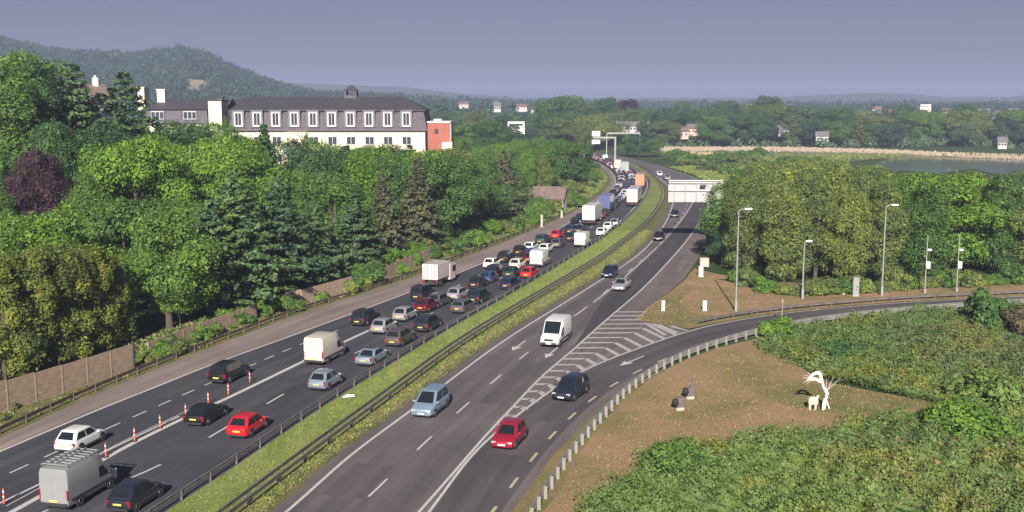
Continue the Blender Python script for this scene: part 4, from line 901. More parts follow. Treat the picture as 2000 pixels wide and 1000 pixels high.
for a, b_, D in [(905, 212, 1000), (1020, 218, 900), (1047, 224, 900), (1160, 240, 700), (1195, 244, 680), (1300, 246, 690), (1318, 252, 640), (1420, 252, 660), (1460, 262, 620), (1530, 266, 600), (1560, 250, 680), (1665, 246, 700), (1690, 236, 760), (1725, 238, 740), (1738, 250, 700), (1760, 236, 760), (1800, 232, 790), (1830, 236, 760), (1850, 228, 820), (1865, 244, 720), (1890, 232, 790), (1905, 240, 740), (1920, 228, 820), (1950, 232, 800), (1980, 228, 820), (1995, 234, 770)]:
    hs_at(a, b_ - 2, D, rnd.uniform(6, 10), 3.2, 2.2, R(rnd.uniform(-30, 30)), M_wallm, M_roof if rnd.random() < .6 else M_roofg, 'small muted house peeping from the hazy trees beyond the river', nwin=2, chim=False, group='small houses among the hazy trees')
x, y, z = W(1808, 212, 900); e = empty('tower_block', (x, y, z - 6), 0, 'white flat block standing above the trees on the right skyline', 'building')
mb = MB(); mb.box(-4.5, 4.5, 0, 8, -6, 9.3); mb.build('wall', M_white, e); mb = MB(); mb.box(-4.6, 4.6, -.1, 8.1, 9.3, 9.7); mb.build('flat_roof', M_grey, e); mb = MB(); [mb.box(-4.2 + k * 1.7, -3.2 + k * 1.7, -.06, .05, 7.2, 8.4) for k in range(5)]; mb.build('window_band', M_pane, e)
for a, b_, D in [(225, 117, 1400), (300, 115, 1450), (318, 120, 1400), (402, 122, 1400), (355, 150, 1200), (808, 195, 2000), (850, 196, 1900)]:
    x, y, z = W(a, b_, D); gable_house('house', x, y, 13, 9, 5, 3, 0, M_white, M_roof, 'tiny white house on the distant wooded hill', 'tiny houses on the distant hill', False, 2, z=z)
for a, b_, w_, n_ in [(395, 158, 46, 0), (315, 138, 30, 0)]:
    pass

# ------------------------------------------------------------------ signs, lamps, cabinets
def lamp(pxx, pyb, pyt, label, head=1, arm=.8):
    x, y = G(pxx, pyb); zt = W(pxx, pyt, y)[2]; e = empty('street_lamp', (x, y, 0), 0, label, 'street lamp', None)
    mb = MB(); mb.box(-.14, .14, -.14, .14, -.1, 1.2, .03); mb.path([(0, 0, 1.2), (0, 0, zt * .55), (0, 0, zt - .15)], [.10, .085, .06], 8); mb.build('pole', M_grey, e)
    if head:
        mb = MB(); mb.path([(0, 0, zt - .2), (arm * .4 * head, 0, zt), (arm * head, 0, zt + .05)], [.055, .05, .045], 6); a_ = mb.build('bracket', M_grey, e)
        mb = MB(); x0, x1 = sorted((arm * .8 * head, (arm + .75) * head)); mb.box(x0, x1, -.16, .16, zt - .02, zt + .16, .05); mb.build('lamp_head', M_white, e)
        mb = MB(); mb.box(x0 + .1, x1 - .1, -.12, .12, zt - .05, zt - .021); mb.build('lens', M_head, e)
    return e
lamp(1437, 608, 409, 'tall grey street lamp beside the gantry at the left end of the right hand wood')
lamp(1567, 583, 472, 'shorter street lamp, second from the left along the slip road', 1, .2)
lamp(1722, 577, 401, 'tall thin street lamp right of the grey cabinets', 1, .8)
def campole(pxx, pyb, pyt, label):
    x, y = G(pxx, pyb); zt = W(pxx, pyt, y)[2]; e = empty('camera_pole', (x, y, 0), 0, label, 'camera pole')
    mb = MB(); mb.box(-.15, .15, -.15, .15, -.1, .5, .03); mb.path([(0, 0, .5), (0, 0, zt)], [.09, .055], 8); mb.build('pole', M_grey, e)
    zb = W(pxx, 517, y)[2]; mb = MB(); mb.box(-.1, .42, -.30, -.06, zb - .45, zb + .45, .04); mb.build('equipment_box', M_white, e)
    zb = W(pxx, 488, y)[2]; mb = MB(); mb.box(.05, .55, -.2, .06, zb - .12, zb + .14, .04); mb.box(-.02, .1, -.05, .05, zb - .04, zb + .06); mb.build('camera_head', M_white, e)
campole(1806, 572, 459, 'pole with white box and camera, left of the pair before the vivid green tree'); campole(1868, 569, 459, 'pole with white box and camera, right of the pair before the vivid green tree')
x, y = G(1527, 632); e = empty('marker_pole', (x, y, 0), 0, 'thin pale green pole standing at the edge of the slip road', 'pole'); mb = MB(); mb.path([(0, 0, 0), (0, 0, 2.6)], [.06, .05], 8); mb.build('pole', M_post, e); mb = MB(); mb.box(-.09, .09, -.05, .05, 2.35, 2.7, .01); mb.build('cap', M_grey, e)
x, y = G(1653, 560); e = empty('thin_pole', (x, y, 0), 0, 'thin grey pole against the wood above the small white cabinet', 'pole'); mb = MB(); mb.path([(0, 0, 0), (0, 0, 4.2)], [.05, .045], 6); mb.build('pole', M_post, e)
def cabinet(pxx, pyb, w, d, h, label, mat, cat='cabinet', name='roadside_cabinet'):
    x, y = G(pxx, pyb); e = empty(name, (x, y, 0), 0, label, cat); mb = MB(); mb.box(-w / 2, w / 2, -d / 2, d / 2, .08, h, .03); b_ = mb.build('body', mat, e)
    mb = MB(); mb.box(-w / 2 - .05, w / 2 + .05, -d / 2 - .05, d / 2 + .05, 0, .1); mb.build('base', M_conc, e)
    mb = MB(); mb.box(-w / 2 - .03, w / 2 + .03, -d / 2 - .03, d / 2 + .03, h, h + .05, .015); mb.build('lid', mat, e)
    mb = MB(); mb.box(-w / 2 + .06, w / 2 - .06, -d / 2 - .015, -d / 2 + .01, .2, h - .1); mb.build('door', mat, e)
cabinet(1670, 578, .75, .6, 2.35, 'tall grey roadside cabinet on the bare earth beside the slip road', M_grey); cabinet(1646, 575, .4, .4, .95, 'small white cabinet left of the tall grey roadside cabinet', M_white)
cabinet(1295, 607, .38, .3, 1.15, 'white marker cabinet on the gore grass, left of the pair', M_white); cabinet(1376, 607, .45, .35, 1.15, 'white cabinet on the bare earth, right of the pair near the gore', M_white)
cabinet(1058, 443, .45, .4, 2.3, 'pale post like cabinet on the left verge beside the red car', M_conc); cabinet(1097, 425, .45, .4, 1.5, 'short pale cabinet at the end of the left verge barrier', M_conc)
for k, (a, b_, l) in enumerate([(1384, 452, 'cream control cabinet beside the gantry leg'), (1375, 520, 'pinkish cabinet in front of the gantry leg'), (1368, 540, 'small white cabinet nearest the bare earth below the gantry'), (1372, 492, 'dark cabinet just below the gantry leg')]):
    cabinet(a, b_, [1.6, 1.3, .6, 1.2][k], .9, [2.2, 1.2, 1.3, 1.5][k], l, [M_cream, simple('pink_render', (.62, .42, .36), .85), M_white, M_trim][k])
# gantry sign seen from behind
gx0, gd = W(1306, 372, 183)[0], 183.0; gx1 = W(1413, 372, 183)[0]; gt = W(1360, 352, gd)[2]; gb = W(1360, 395, gd)[2]
g = empty('gantry_sign', (W(1393, 470, gd)[0], gd, 0), R(-3), 'large grey overhead sign seen from behind, spanning the right carriageway on one leg', 'gantry sign')
ox = g.location.x
mb = MB(); mb.box(gx0 - ox, gx1 - ox - .9, 0, .12, gb, gt - .1, 0); mb.box(gx1 - ox - .86, gx1 - ox, .02, .12, gb - .2, gt - .3); sp_ = mb.build('sign_panel', M_signb, g)
mb = MB(); nsl = 9
for k in range(nsl): zc = gb + .25 + (gt - gb - .6) * k / (nsl - 1); mb.box(gx0 - ox + .05, gx1 - ox - .85, -.05, 0, zc - .04, zc + .04)
mb.build('stiffener_ribs', M_signb, sp_)
for k in range(5):
    xx = gx0 - ox + 1.0 + k * 1.9; mb = MB(); mb.box(xx - .09, xx + .09, -.16, -.05, gb + .1, gt - .2); mb.build('bracket', M_grey, sp_)
mb = MB(); mb.box(gx0 - ox, gx1 - ox - .3, -.32, -.06, gt - .55, gt - .25, .03); mb.box(gx0 - ox, gx1 - ox - .3, -.32, -.06, gt - 1.9, gt - 1.65, .03); mb.build('beam', M_signb, g)
mb = MB(); mb.box(gx0 - ox, gx1 - ox - .2, -.4, .5, gt - .1, gt, 0); mb.build('walkway', M_white, g)
mb = MB(); mb.box(-.4, .4, -.75, -.33, 0, gt - .3, .08); mb.box(-.9, .9, -1.1, .2, 0, .5, .05); mb.build('leg', M_grey, g)
mb = MB(); mb.box(-2.6, -1.6, -.95, -.8, gt - 1.1, gt - .75, .02); mb.build('camera_box', M_trim, g)
mb = MB(); mb.box(-1.2, 1.6, -.15, .05, gb - 1.1, gb - .02, .02); mb.build('lower_panel', M_grey, g)
# cantilever sign beyond the queue
D_ = 420.0; bx_ = W(1201, 325, D_)[0]; e = empty('cantilever_sign', (bx_, D_, 0), 0, 'pale cantilever sign mast with two square boards over the far end of the queue', 'sign')
zt = W(1201, 268, D_)[2]; xl = W(1158, 268, D_)[0] - bx_
mb = MB(); mb.box(-.35, .35, -.35, .35, 0, zt + .2, .05); mb.build('mast', M_post, e); mb = MB(); mb.box(xl, 0.3, -.25, .25, zt - .5, zt + .2, .04); mb.build('arm', M_post, e)
for za, zb_ in ((256, 266), (273, 281)):
    mb = MB(); mb.box(xl - .4, xl + 2.8, -.4, -.26, W(1160, zb_, D_)[2], W(1160, za, D_)[2]); mb.build('sign_board', M_white, e)
# blue route sign board at the inside edge
# distant gantry
D_ = 470.0; a_ = W(1185, 260, D_); b2 = W(1250, 260, D_); e = empty('far_gantry', (a_[0], D_, 0), 0, 'pale thin gantry beam crossing beyond the cantilever sign', 'gantry'); L_ = b2[0] - a_[0]
mb = MB(); mb.box(0, L_, -.3, .3, a_[2] - .4, a_[2] + .3, .04); mb.build('beam', M_post, e)
for xx in (0, L_): mb = MB(); mb.box(xx - .2, xx + .2, -.2, .2, 0, a_[2] - .4); mb.build('leg', M_post, e)

# sculptures on the dry grass
x, y = G(1604, 800); e = empty('sculpture', (x, y, 0), 0, 'white twisting sculpture with spindly wire branches standing on the dry grass', 'sculpture')
k_ = 83.5 * 1.03 / FPX
S = lambda a, b_, yy=0.0: ((a - 1604) * k_, yy, (800 - b_) * k_)
Mw = simple('weathered_white_wood', (.66, .63, .60), .8, 0, .12, 5)
mb = MB(); mb.path([S(1574, 744), S(1580, 737), S(1588, 729), S(1598, 728), S(1602, 741), S(1607, 757), S(1614, 768), S(1612, 782), S(1610, 799)], [.04, .09, .14, .17, .13, .11, .15, .07, .09], 8)
mb.path([S(1580, 743, .1), S(1592, 740, .05), S(1600, 746)], [.07, .14, .12], 7); mb.path([S(1610, 778), S(1606, 790, -.1), S(1606, 800, -.2)], [.1, .08, .08], 6); mb.path([S(1612, 780), S(1620, 799, .1)], [.09, .06], 6); mb.build('body', Mw, e, True)
mb = MB()
for a, b_, r_ in [(1611, 738, .03), (1620, 745, .025), (1626, 735, .02), (1634, 738, .015), (1642, 733, .012)]: mb.path([S(1612, 764), S((1612 + a) / 2 + 1, (764 + b_) / 2 + 2, .1), S(a, b_, rnd.uniform(-.3, .3))], [r_ * .9, r_ * .6, r_ * .35], 5)
for a, b_ in [(1566, 738), (1570, 733), (1568, 748), (1576, 750), (1574, 726)]: mb.path([S(1586, 737), S(a, b_, rnd.uniform(-.2, .2))], [.03, .012], 5)
mb.build('wire_branches', Mw, e)
mb = MB(); mb.rings([[((-.72 + a * .34 * s_), b_ * .26 * s_, z_) for a, b_ in ((-1, -1), (0, -1.15), (1, -.9), (1.1, .5), (.4, 1), (-.9, .9))] for z_, s_ in ((.42, .7), (.5, 1.05), (.8, 1.15), (1.0, .8), (1.08, .3))])
for a, b_ in ((-.95, -.15), (-.95, .12), (-.52, -.15), (-.5, .14)): mb.tube((a, b_, -.02), (a + .03, b_, .6), .085, .12, 7)
mb.path([(-.45, 0, .8), (-.3, 0, 1.1), (-.2, -.02, 1.12)], [.14, .12, .06], 7); mb.build('stone_block', simple('pale_stone', (.50, .46, .36), .9, 0, .15, 3), e, True)
for a, b_, l in ((1323, 800, 'dark carved block with black ball top, nearer of the pair left on the dry grass'), (1343, 778, 'carved block with black ball and tall stub, farther one of the dry grass pair')):
    x, y = G(a, b_); e = empty('carved_block', (x, y, 0), R(20), l, 'sculpture'); far_ = a > 1330
    mb = MB(); mb.box(-.05, .62, -.25, .25, 0, 1.0 if not far_ else .9, .06); 
    if far_: mb.path([(.42, 0, .8), (.48, 0, 1.35), (.4, 0, 1.75)], [.22, .17, .06], 7)
    mb.build('body', simple('grey_brown_wood', (.14, .11, .11), .9, 0, .25, 5), e)
    mb = MB(); n_ = 8; mb.rings([[(-.18 + .3 * math.sin(p) * math.cos(t), .3 * math.sin(p) * math.sin(t), .62 - .3 * math.cos(p)) for t in [6.283 * i / 10 for i in range(10)]] for p in [.15 + (math.pi - .3) * j / n_ for j in range(n_ + 1)]]); mb.build('ball', M_black, e, True)
    mb = MB(); mb.box(-.25, .4, -.45, -.15, 0, .22, .05); mb.build('stone_foot', simple('pale_pink_stone', (.5, .42, .36), .9), e)

# traffic cylinders
cp = [(8, 985), (82, 962), (207, 893), (263, 862), (313, 836), (363, 814), (407, 790), (446, 772), (488, 748), (560, 716)][:9]
LC = ['cylinder at the left edge of the photo', 'cylinder left of the grey van', 'cylinder between the grey van and the white hatchback', 'cylinder right of the white hatchback', 'cylinder midway between white hatchback and black coupe', 'cylinder behind the tail of the black coupe', 'cylinder beyond the roof of the black coupe', 'cylinder between the black coupe and the dark estate car', 'last cylinder, beyond the dark estate car']
c0 = None
for (a, b_), l in zip(cp, LC):
    x, y = G(a, b_)
    if c0 is None:
        c0 = empty('traffic_cylinder', (x, y, 0)); mb = MB(); mb.tube((0, 0, .05), (0, 0, 1.0), .055, .045, 10); pc = mb.build('post', M_orange, c0, True)
        mb = MB(); mb.tube((0, 0, .45), (0, 0, .54), .059, .057, 10); mb.build('reflective_band', M_white, pc); mb = MB(); mb.tube((0, 0, .76), (0, 0, .86), .055, .053, 10); mb.build('reflective_band', M_white, pc)
        mb = MB(); mb.tube((0, 0, 0), (0, 0, .06), .22, .17, 12); mb.build('base', M_black, c0); r = c0
    else:
        r = c0.copy(); col.objects.link(r)
        for ch in c0.children:
            c_ = ch.copy(); col.objects.link(c_); c_.parent = r
            for g_ in ch.children: d_ = g_.copy(); col.objects.link(d_); d_.parent = c_
    r.location = (x, y, 0); tag(r, 'orange and white traffic ' + l, 'traffic cylinder', 'traffic cylinders along the lane divide')
x, y = G(680, 776); mb = MB(); mb.add([(-.5, -.3, .02), (.1, -.45, .1), (.6, -.1, .05), (.45, .35, .14), (-.2, .4, .03), (-.1, 0, .24)], [(0, 1, 5), (1, 2, 5), (2, 3, 5), (3, 4, 5), (4, 0, 5), (4, 3, 2, 1, 0)]); o = mb.build('litter_bag', M_white); o.location = (x, y, .03); tag(o, 'scrap of white litter lying on the green median beside the silver blue hatchback', 'litter')

# ------------------------------------------------------------------ vehicles
def ring(y, w, zb, zt, tw=.84, bw=.86):
    return [(-w * bw, y, zb), (-w, y, zb + (zt - zb) * .22), (-w * 1.0, y, zb + (zt - zb) * .55), (-w * .975, y, zt - .10 * (zt - zb) - .02), (-w * tw, y, zt), (w * tw, y, zt), (w * .975, y, zt - .10 * (zt - zb) - .02), (w, y, zb + (zt - zb) * .55), (w, y, zb + (zt - zb) * .22), (w * bw, y, zb)]
STY = {  # L, W, H, belt, hood end, ws base, roof front, roof rear, rear base, nose z, tail z (fractions of L from the tail)
    'hatch':  dict(L=3.95, W=1.74, H=1.53, belt=.92, wsb=.74, rf=.57, rr=.15, rb=.02, nose=.68, tail=.88),
    'estate': dict(L=4.6, W=1.8, H=1.5, belt=.92, wsb=.72, rf=.56, rr=.08, rb=.01, nose=.66, tail=.90),
    'saloon': dict(L=4.6, W=1.8, H=1.42, belt=.92, wsb=.72, rf=.55, rr=.28, rb=.14, nose=.64, tail=.92),
    'coupe':  dict(L=4.3, W=1.8, H=1.36, belt=.90, wsb=.70, rf=.52, rr=.26, rb=.08, nose=.62, tail=.90),
    'suv':    dict(L=4.5, W=1.86, H=1.68, belt=1.04, wsb=.74, rf=.58, rr=.09, rb=.01, nose=.80, tail=1.0),
    'mpv':    dict(L=4.4, W=1.82, H=1.84, belt=1.04, wsb=.80, rf=.60, rr=.06, rb=.005, nose=.76, tail=1.0),
    'smallvan': dict(L=4.4, W=1.8, H=1.84, belt=1.1, wsb=.80, rf=.62, rr=.02, rb=.0, nose=.8, tail=1.08)}
def wheel_mesh(r=.32, w=.2):
    mb = MB(); n = 18; pr = [(.6, -w / 2), (.93, -w / 2), (1, -w / 2 + .03), (1, w / 2 - .03), (.93, w / 2), (.6, w / 2)]
    mb.rings([[(x, r * k * math.cos(a), r * k * math.sin(a)) for a in [6.2832 * i / n for i in range(n)]] for k, x in pr]); ty = mb
    mr = MB(); n = 10
    for s_ in (-1, 1):
        mr.rings([[(s_ * x, r * k * math.cos(a), r * k * math.sin(a)) for a in [6.2832 * i / n for i in range(n)]] for k, x in ((.64, w / 2 - .03), (.6, w / 2 + .004), (.2, w / 2 - .02))])
    return ty, mr
def car_parts(st):
    """list of (name, parentname, MB, material key or None=paint)"""
    P = STY[st]; L, Wd, H, bz = P['L'], P['W'] / 2, P['H'], P['belt']; y0 = -L / 2; fy = lambda t: y0 + L * t; out = []
    zb = .24 if st not in ('suv',) else .30
    mb = MB(); tail, nose = P['tail'], P['nose']; wsb = P['wsb']
    sts = [(0.0, .80, zb + .16, tail - .14), (.012, .90, zb + .06, tail - .04), (.04, .965, zb, tail), (.12, 1, zb, bz + .0), (.35, 1, zb, bz), (wsb - .06, 1, zb, bz), (wsb + .02, .995, zb, bz - .02), (.86, .985, zb, bz - (bz - nose) * .35), (.94, .95, zb, nose + .06), (.985, .86, zb + .03, nose - .03), (1.0, .74, zb + .12, nose - .16)]
    mb.rings([ring(fy(t), Wd * w, a, b_) for t, w, a, b_ in sts]); 
    # cabin shell
    wb_, wt_ = Wd * .93, Wd * .72; rb, rr, rf = fy(P['rb']) + .06, fy(P['rr']), fy(P['rf']); wf = fy(wsb)
    def rr_ring(ya, yb, w, z, c): return [(-w + c, ya, z), (w - c, ya, z), (w, ya + c * 1.3, z), (w, yb - c * 1.3, z), (w - c, yb, z), (-w + c, yb, z), (-w, yb - c * 1.3, z), (-w, ya + c * 1.3, z)]
    zt_ = H - .07; A = rr_ring(rb, wf, wb_, bz - .03, .10); B = rr_ring(rr, rf, wt_ + .03, zt_, .12); B2 = rr_ring(rr + .16, rf - .22, wt_ - .06, H - .022, .14); C_ = rr_ring(rr + .45, rf - .6, wt_ - .2, H, .2)
    mb.rings([A, B, B2, C_], cap=True); out.append(('body', None, mb, None))
    def q4(i, j): return [A[i], A[j], B[j], B[i]]
    g_ = MB(); g_.pane(q4(4, 5), .09, .012); out.append(('windscreen', 'body', g_, 'glass')) if False else out.append(('windscreen', None, g_, 'glass'))
    g_ = MB(); qq = q4(0, 1)
    if st in ('hatch', 'estate', 'suv', 'mpv', 'smallvan'):
        qa = np.array(qq); lo = .12; qq = [qa[0] + (qa[3] - qa[0]) * lo, qa[1] + (qa[2] - qa[1]) * lo, qa[2], qa[3]]
    g_.pane(qq, .09, .012); out.append(('rear_window', None, g_, 'glass'))
    for i, j in ((2, 3), (6, 7)):
        a0_, a1_, b1_, b0_ = [np.array(p) for p in (A[i], A[j], B[j], B[i])]
        lerp = lambda p, q, t: p + (q - p) * t
        spl = .5 if st != 'smallvan' else (.62 if i == 2 else .38)
        for k, (ta, tb) in enumerate(((.03, spl - .025), (spl + .025, .97))):
            if st == 'smallvan' and ((i == 2 and k == 0) or (i == 6 and k == 1)): continue
            g_ = MB(); g_.pane([lerp(lerp(a0_, a1_, ta), lerp(b0_, b1_, ta), .12), lerp(lerp(a0_, a1_, tb), lerp(b0_, b1_, tb), .12), lerp(lerp(a0_, a1_, tb), lerp(b0_, b1_, tb), .88), lerp(lerp(a0_, a1_, ta), lerp(b0_, b1_, ta), .88)], 0, .012); out.append(('side_window', None, g_, 'glass'))
    r_ = .32 if st not in ('suv',) else .36
    for t in (.19, .81):
        for s_ in (-1, 1):
            a_ = MB(); n = 16; k = r_ * 1.18; xo = s_ * (Wd + .004); xi = s_ * (Wd - .12)
            a_.rings([[(x, fy(t) + kk * math.cos(b_), max(zb + .01, r_ + kk * math.sin(b_))) for b_ in [6.2832 * i / n for i in range(n)]] for x, kk in ((xi, k), (xo, k))]); out.append(('wheel_arch_shade', None, a_, 'trim'))  # dark disc on the uncut side, coloured as the arch's shaded hollow
    for s_ in (-1, 1):
        h_ = MB(); h_.box(min(s_ * Wd * .48, s_ * Wd * .84), max(s_ * Wd * .48, s_ * Wd * .84), fy(.945), fy(.992), nose - .16, nose - .015, .025); out.append(('headlight', None, h_, 'head'))
        h_ = MB(); hi = tail - .06; h_.box(min(s_ * Wd * .66, s_ * Wd * .93), max(s_ * Wd * .66, s_ * Wd * .93), fy(.003), fy(.04), hi - .34, hi, .025); out.append(('tail_light', None, h_, 'tail'))
        h_ = MB(); h_.box(min(s_ * (Wd - .04), s_ * (Wd + .17)), max(s_ * (Wd - .04), s_ * (Wd + .17)), fy(wsb) - .32, fy(wsb) - .2, bz - .02, bz + .13, .03); out.append(('door_mirror', None, h_, None))
        h_ = MB(); h_.box(min(s_ * (Wd - .1), s_ * (Wd + .008)), max(s_ * (Wd - .1), s_ * (Wd + .008)), fy(.28), fy(.72), zb - .02, zb + .10); out.append(('sill', None, h_, 'trim'))
    h_ = MB(); h_.box(-.27, .27, fy(0) - .012, fy(.03), .56, .67); out.append(('number_plate', None, h_, 'ply'))
    h_ = MB(); h_.box(-.27, .27, fy(.97), fy(1) + .012, .40, .51); out.append(('number_plate', None, h_, 'plw'))
    h_ = MB(); h_.box(-Wd * .55, Wd * .55, fy(.97), fy(1.0) + .006, .52, nose - .19, .01); out.append(('grille', None, h_, 'trim'))
    h_ = MB(); h_.box(-Wd * .72, Wd * .72, fy(.004), fy(.05), zb - .02, zb + .17, .02); out.append(('rear_bumper_trim', None, h_, 'trim'))
    return out, (L, Wd, r_, [fy(.19), fy(.81)])
def van_parts(L, Wd, H, kind='van'):
    Wd = Wd / 2; y0 = -L / 2; out = []; hood = 1.12 if H > 2 else .95; zb = .34; nl = 1.0 if H > 2.2 else .9
    mb = MB(); yf = L / 2
    sts = [(-L / 2, .93, zb + .05, H - .10), (-L / 2 + .06, .985, zb, H - .03), (-L / 2 + .3, 1, zb, H), (yf - nl - 1.55, 1, zb, H), (yf - nl - .85, .99, zb, H - .10), (yf - nl, .985, zb, hood + .12), (yf - .35, .95, zb, hood - .04), (yf - .08, .86, zb + .02, hood - .22), (yf, .74, zb + .1, hood - .42)]
    mb.rings([ring(y, Wd * w, a, b_, .88, .92) for y, w, a, b_ in sts]); out.append(('body', None, mb, None))
    R_ = [ring(y, Wd * w, a, b_, .88, .92) for y, w, a, b_ in sts]
    g_ = MB(); g_.pane([R_[5][5], R_[5][4], R_[4][4], R_[4][5]], .07, .015); out.append(('windscreen', None, g_, 'glass'))
    for s_ in (-1, 1):
        xx = s_ * Wd * 1.0; g_ = MB(); q = [(xx, yf - nl - .12, hood + .02), (xx, yf - nl - 1.1, hood + .02), (xx * .985, yf - nl - 1.1, hood + .68), (xx * .985, yf - nl - .72, hood + .68)]
        g_.pane(q if s_ < 0 else q[::-1], 0, .015, .05); out.append(('side_window', None, g_, 'glass'))
        g_ = MB(); g_.box(min(s_ * Wd * .97, s_ * (Wd + .22)), max(s_ * Wd * .97, s_ * (Wd + .22)), yf - nl - .25, yf - nl - .12, hood + .02, hood + .36, .03); out.append(('door_mirror', None, g_, 'trim'))
        g_ = MB(); g_.box(min(s_ * Wd * .45, s_ * Wd * .84), max(s_ * Wd * .45, s_ * Wd * .84), yf - .3, yf - .03, hood - .36, hood - .12, .03); out.append(('headlight', None, g_, 'head'))
        g_ = MB(); g_.box(min(s_ * Wd * .87, s_ * Wd * .985), max(s_ * Wd * .87, s_ * Wd * .985), -L / 2 - .015, -L / 2 + .1, .75, 1.35, .02); out.append(('tail_light', None, g_, 'tail'))
        g_ = MB(); g_.box(min(s_ * (Wd - .1), s_ * (Wd + .012)), max(s_ * (Wd - .1), s_ * (Wd + .012)), -L / 2 + .3, yf - 1.2, .62, .74); out.append(('side_moulding', None, g_, 'trim'))
        g_ = MB(); g_.box(min(s_ * .04, s_ * Wd * .84), max(s_ * .04, s_ * Wd * .84), -L / 2 - .02, -L / 2 + .03, .62, H - .22, .015); out.append(('rear_door', None, g_, None))
    g_ = MB(); g_.box(-Wd * .9, Wd * .9, -L / 2 - .08, -L / 2 + .1, zb - .02, zb + .2, .03); out.append(('rear_bumper', None, g_, 'trim'))
    g_ = MB(); g_.box(-Wd * .8, Wd * .8, yf - .2, yf + .02, zb, zb + .26, .04); out.append(('front_bumper', None, g_, 'trim'))
    g_ = MB(); g_.box(-Wd * .45, Wd * .45, yf - .1, yf - .0 + .012, hood - .42, hood - .2, .02); out.append(('grille', None, g_, 'trim'))
    g_ = MB(); g_.box(-.27, .27, -L / 2 - .05, -L / 2, .60, .71); out.append(('number_plate', None, g_, 'ply'))
    g_ = MB(); g_.box(-.27, .27, yf - .05, yf + .035, .42, .53); out.append(('number_plate', None, g_, 'plw'))
    ax = [-L / 2 + 1.15, yf - .95]
    for y in ax:
        for s_ in (-1, 1):
            a_ = MB(); n = 16; k = .42; a_.rings([[(x, y + k * math.cos(b_), max(zb + .01, .35 + k * math.sin(b_))) for b_ in [6.2832 * i / n for i in range(n)]] for x in (s_ * (Wd - .12), s_ * (Wd + .006))]); out.append(('wheel_arch_shade', None, a_, 'trim'))  # shade of the open arch painted as a dark disc on the flank
    return out, (L, Wd, .35, ax)
def lorry_parts(L, H, Wd=2.5, cab='cab'):
    Wd /= 2; out = []; yb0 = -L / 2; yb1 = L / 2 - 2.3
    mb = MB(); mb.box(-Wd, Wd, yb0, yb1, 1.05, H, .05); out.append(('cargo_box', None, mb, None))
    mb = MB(); [mb.box(s_ * .02 if s_ > 0 else -Wd + .12, Wd - .12 if s_ > 0 else -.02, yb0 - .03, yb0 + .02, 1.15, H - .12, .01) for s_ in (-1, 1)]; out.append(('rear_doors', None, mb, None))
    mb = MB(); [mb.box(x - .02, x + .02, yb0 - .055, yb0 - .03, 1.15, H - .15) for x in (-.7, -.3, .3, .7)]; out.append(('door_bars', None, mb, 'trim'))
    mb = MB(); mb.box(-.45, .45, yb0 + .3, L / 2 - .3, .65, 1.05); mb.box(-Wd * .95, Wd * .95, yb0 + .02, yb0 + .2, .45, .7, .03); out.append(('chassis', None, mb, 'trim'))
    mb = MB(); mb.rings([[(-1.15, yb1 + .1, .5), (1.15, yb1 + .1, .5), (1.15, yb1 + .1, H * .86), (-1.15, yb1 + .1, H * .86)], [(-1.2, L / 2 - .5, .5), (1.2, L / 2 - .5, .5), (1.2, L / 2 - .5, H * .80), (-1.2, L / 2 - .5, H * .80)], [(-1.12, L / 2, .55), (1.12, L / 2, .55), (1.12, L / 2 - .15, 2.5), (-1.12, L / 2 - .15, 2.5)]]); out.append(('cab', None, mb, None))
    g_ = MB(); g_.pane([(1.0, L / 2 - .02, 1.5), (-1.0, L / 2 - .02, 1.5), (-1.0, L / 2 - .12, 2.35), (1.0, L / 2 - .12, 2.35)], 0, .05, .02); out.append(('windscreen', None, g_, 'glass'))
    for s_ in (-1, 1):
        g_ = MB(); g_.box(min(s_ * 1.1, s_ * 1.215), max(s_ * 1.1, s_ * 1.215), yb1 + .9, L / 2 - .35, 1.5, 2.3); out.append(('side_window', None, g_, 'glass'))
        g_ = MB(); g_.box(min(s_ * .8, s_ * 1.15), max(s_ * .8, s_ * 1.15), yb0 - .02, yb0 + .03, .72, .92, .01); out.append(('tail_light', None, g_, 'tail'))
    return out, (L, Wd, .48, [yb0 + .9, yb0 + 2.1, L / 2 - 1.2] if L > 9 else [yb0 + 1.3, L / 2 - 1.1])
KEY = {'glass': M_glass, 'trim': M_trim, 'head': M_head, 'tail': M_tail, 'ply': M_ply, 'plw': M_plw}
CACHE = {}
def get_style(st):
    if st in CACHE: return CACHE[st]
    if st in STY: parts, geo = car_parts(st)
    elif st == 'van': parts, geo = van_parts(5.2, 2.0, 2.5)
    elif st == 'bigvan': parts, geo = van_parts(5.15, 1.98, 2.62)
    elif st == 'boxvan': parts, geo = lorry_parts(6.4, 3.1, 2.2)
    elif st == 'lorry': parts, geo = lorry_parts(9.5, 3.9)
    elif st == 'artic': parts, geo = lorry_parts(14.5, 4.1)
    L, Wd, r_, ax = geo
    ml = [(n, (None if k is None else k), mb.mesh(n, KEY.get(k, PAINT['white']), n == 'body')) for n, _, mb, k in parts]
    ty, mr = wheel_mesh(r_, .22); tm = ty.mesh('tyre', M_black, True); rm = mr.mesh('rim', M_rim)
    # one-mesh version for the far queue
    J = MB(); mats = [PAINT['white'], M_glass, M_trim, M_head, M_tail, M_ply, M_plw, M_black]; ki = {None: 0, 'glass': 1, 'trim': 2, 'head': 3, 'tail': 4, 'ply': 5, 'plw': 6}
    for n, _, mb, k in parts: J.mi = ki[k]; J.add(mb.v, mb.f)
    J.mi = 7
    for y in ax:
        for s_ in (-1, 1): J.add([(v[0] + s_ * (Wd - .10), v[1] + y, v[2] + r_) for v in ty.v], ty.f)
    CACHE[st] = dict(ml=ml, tm=tm, rm=rm, geo=geo, joined=J.mesh(st, mats)); return CACHE[st]
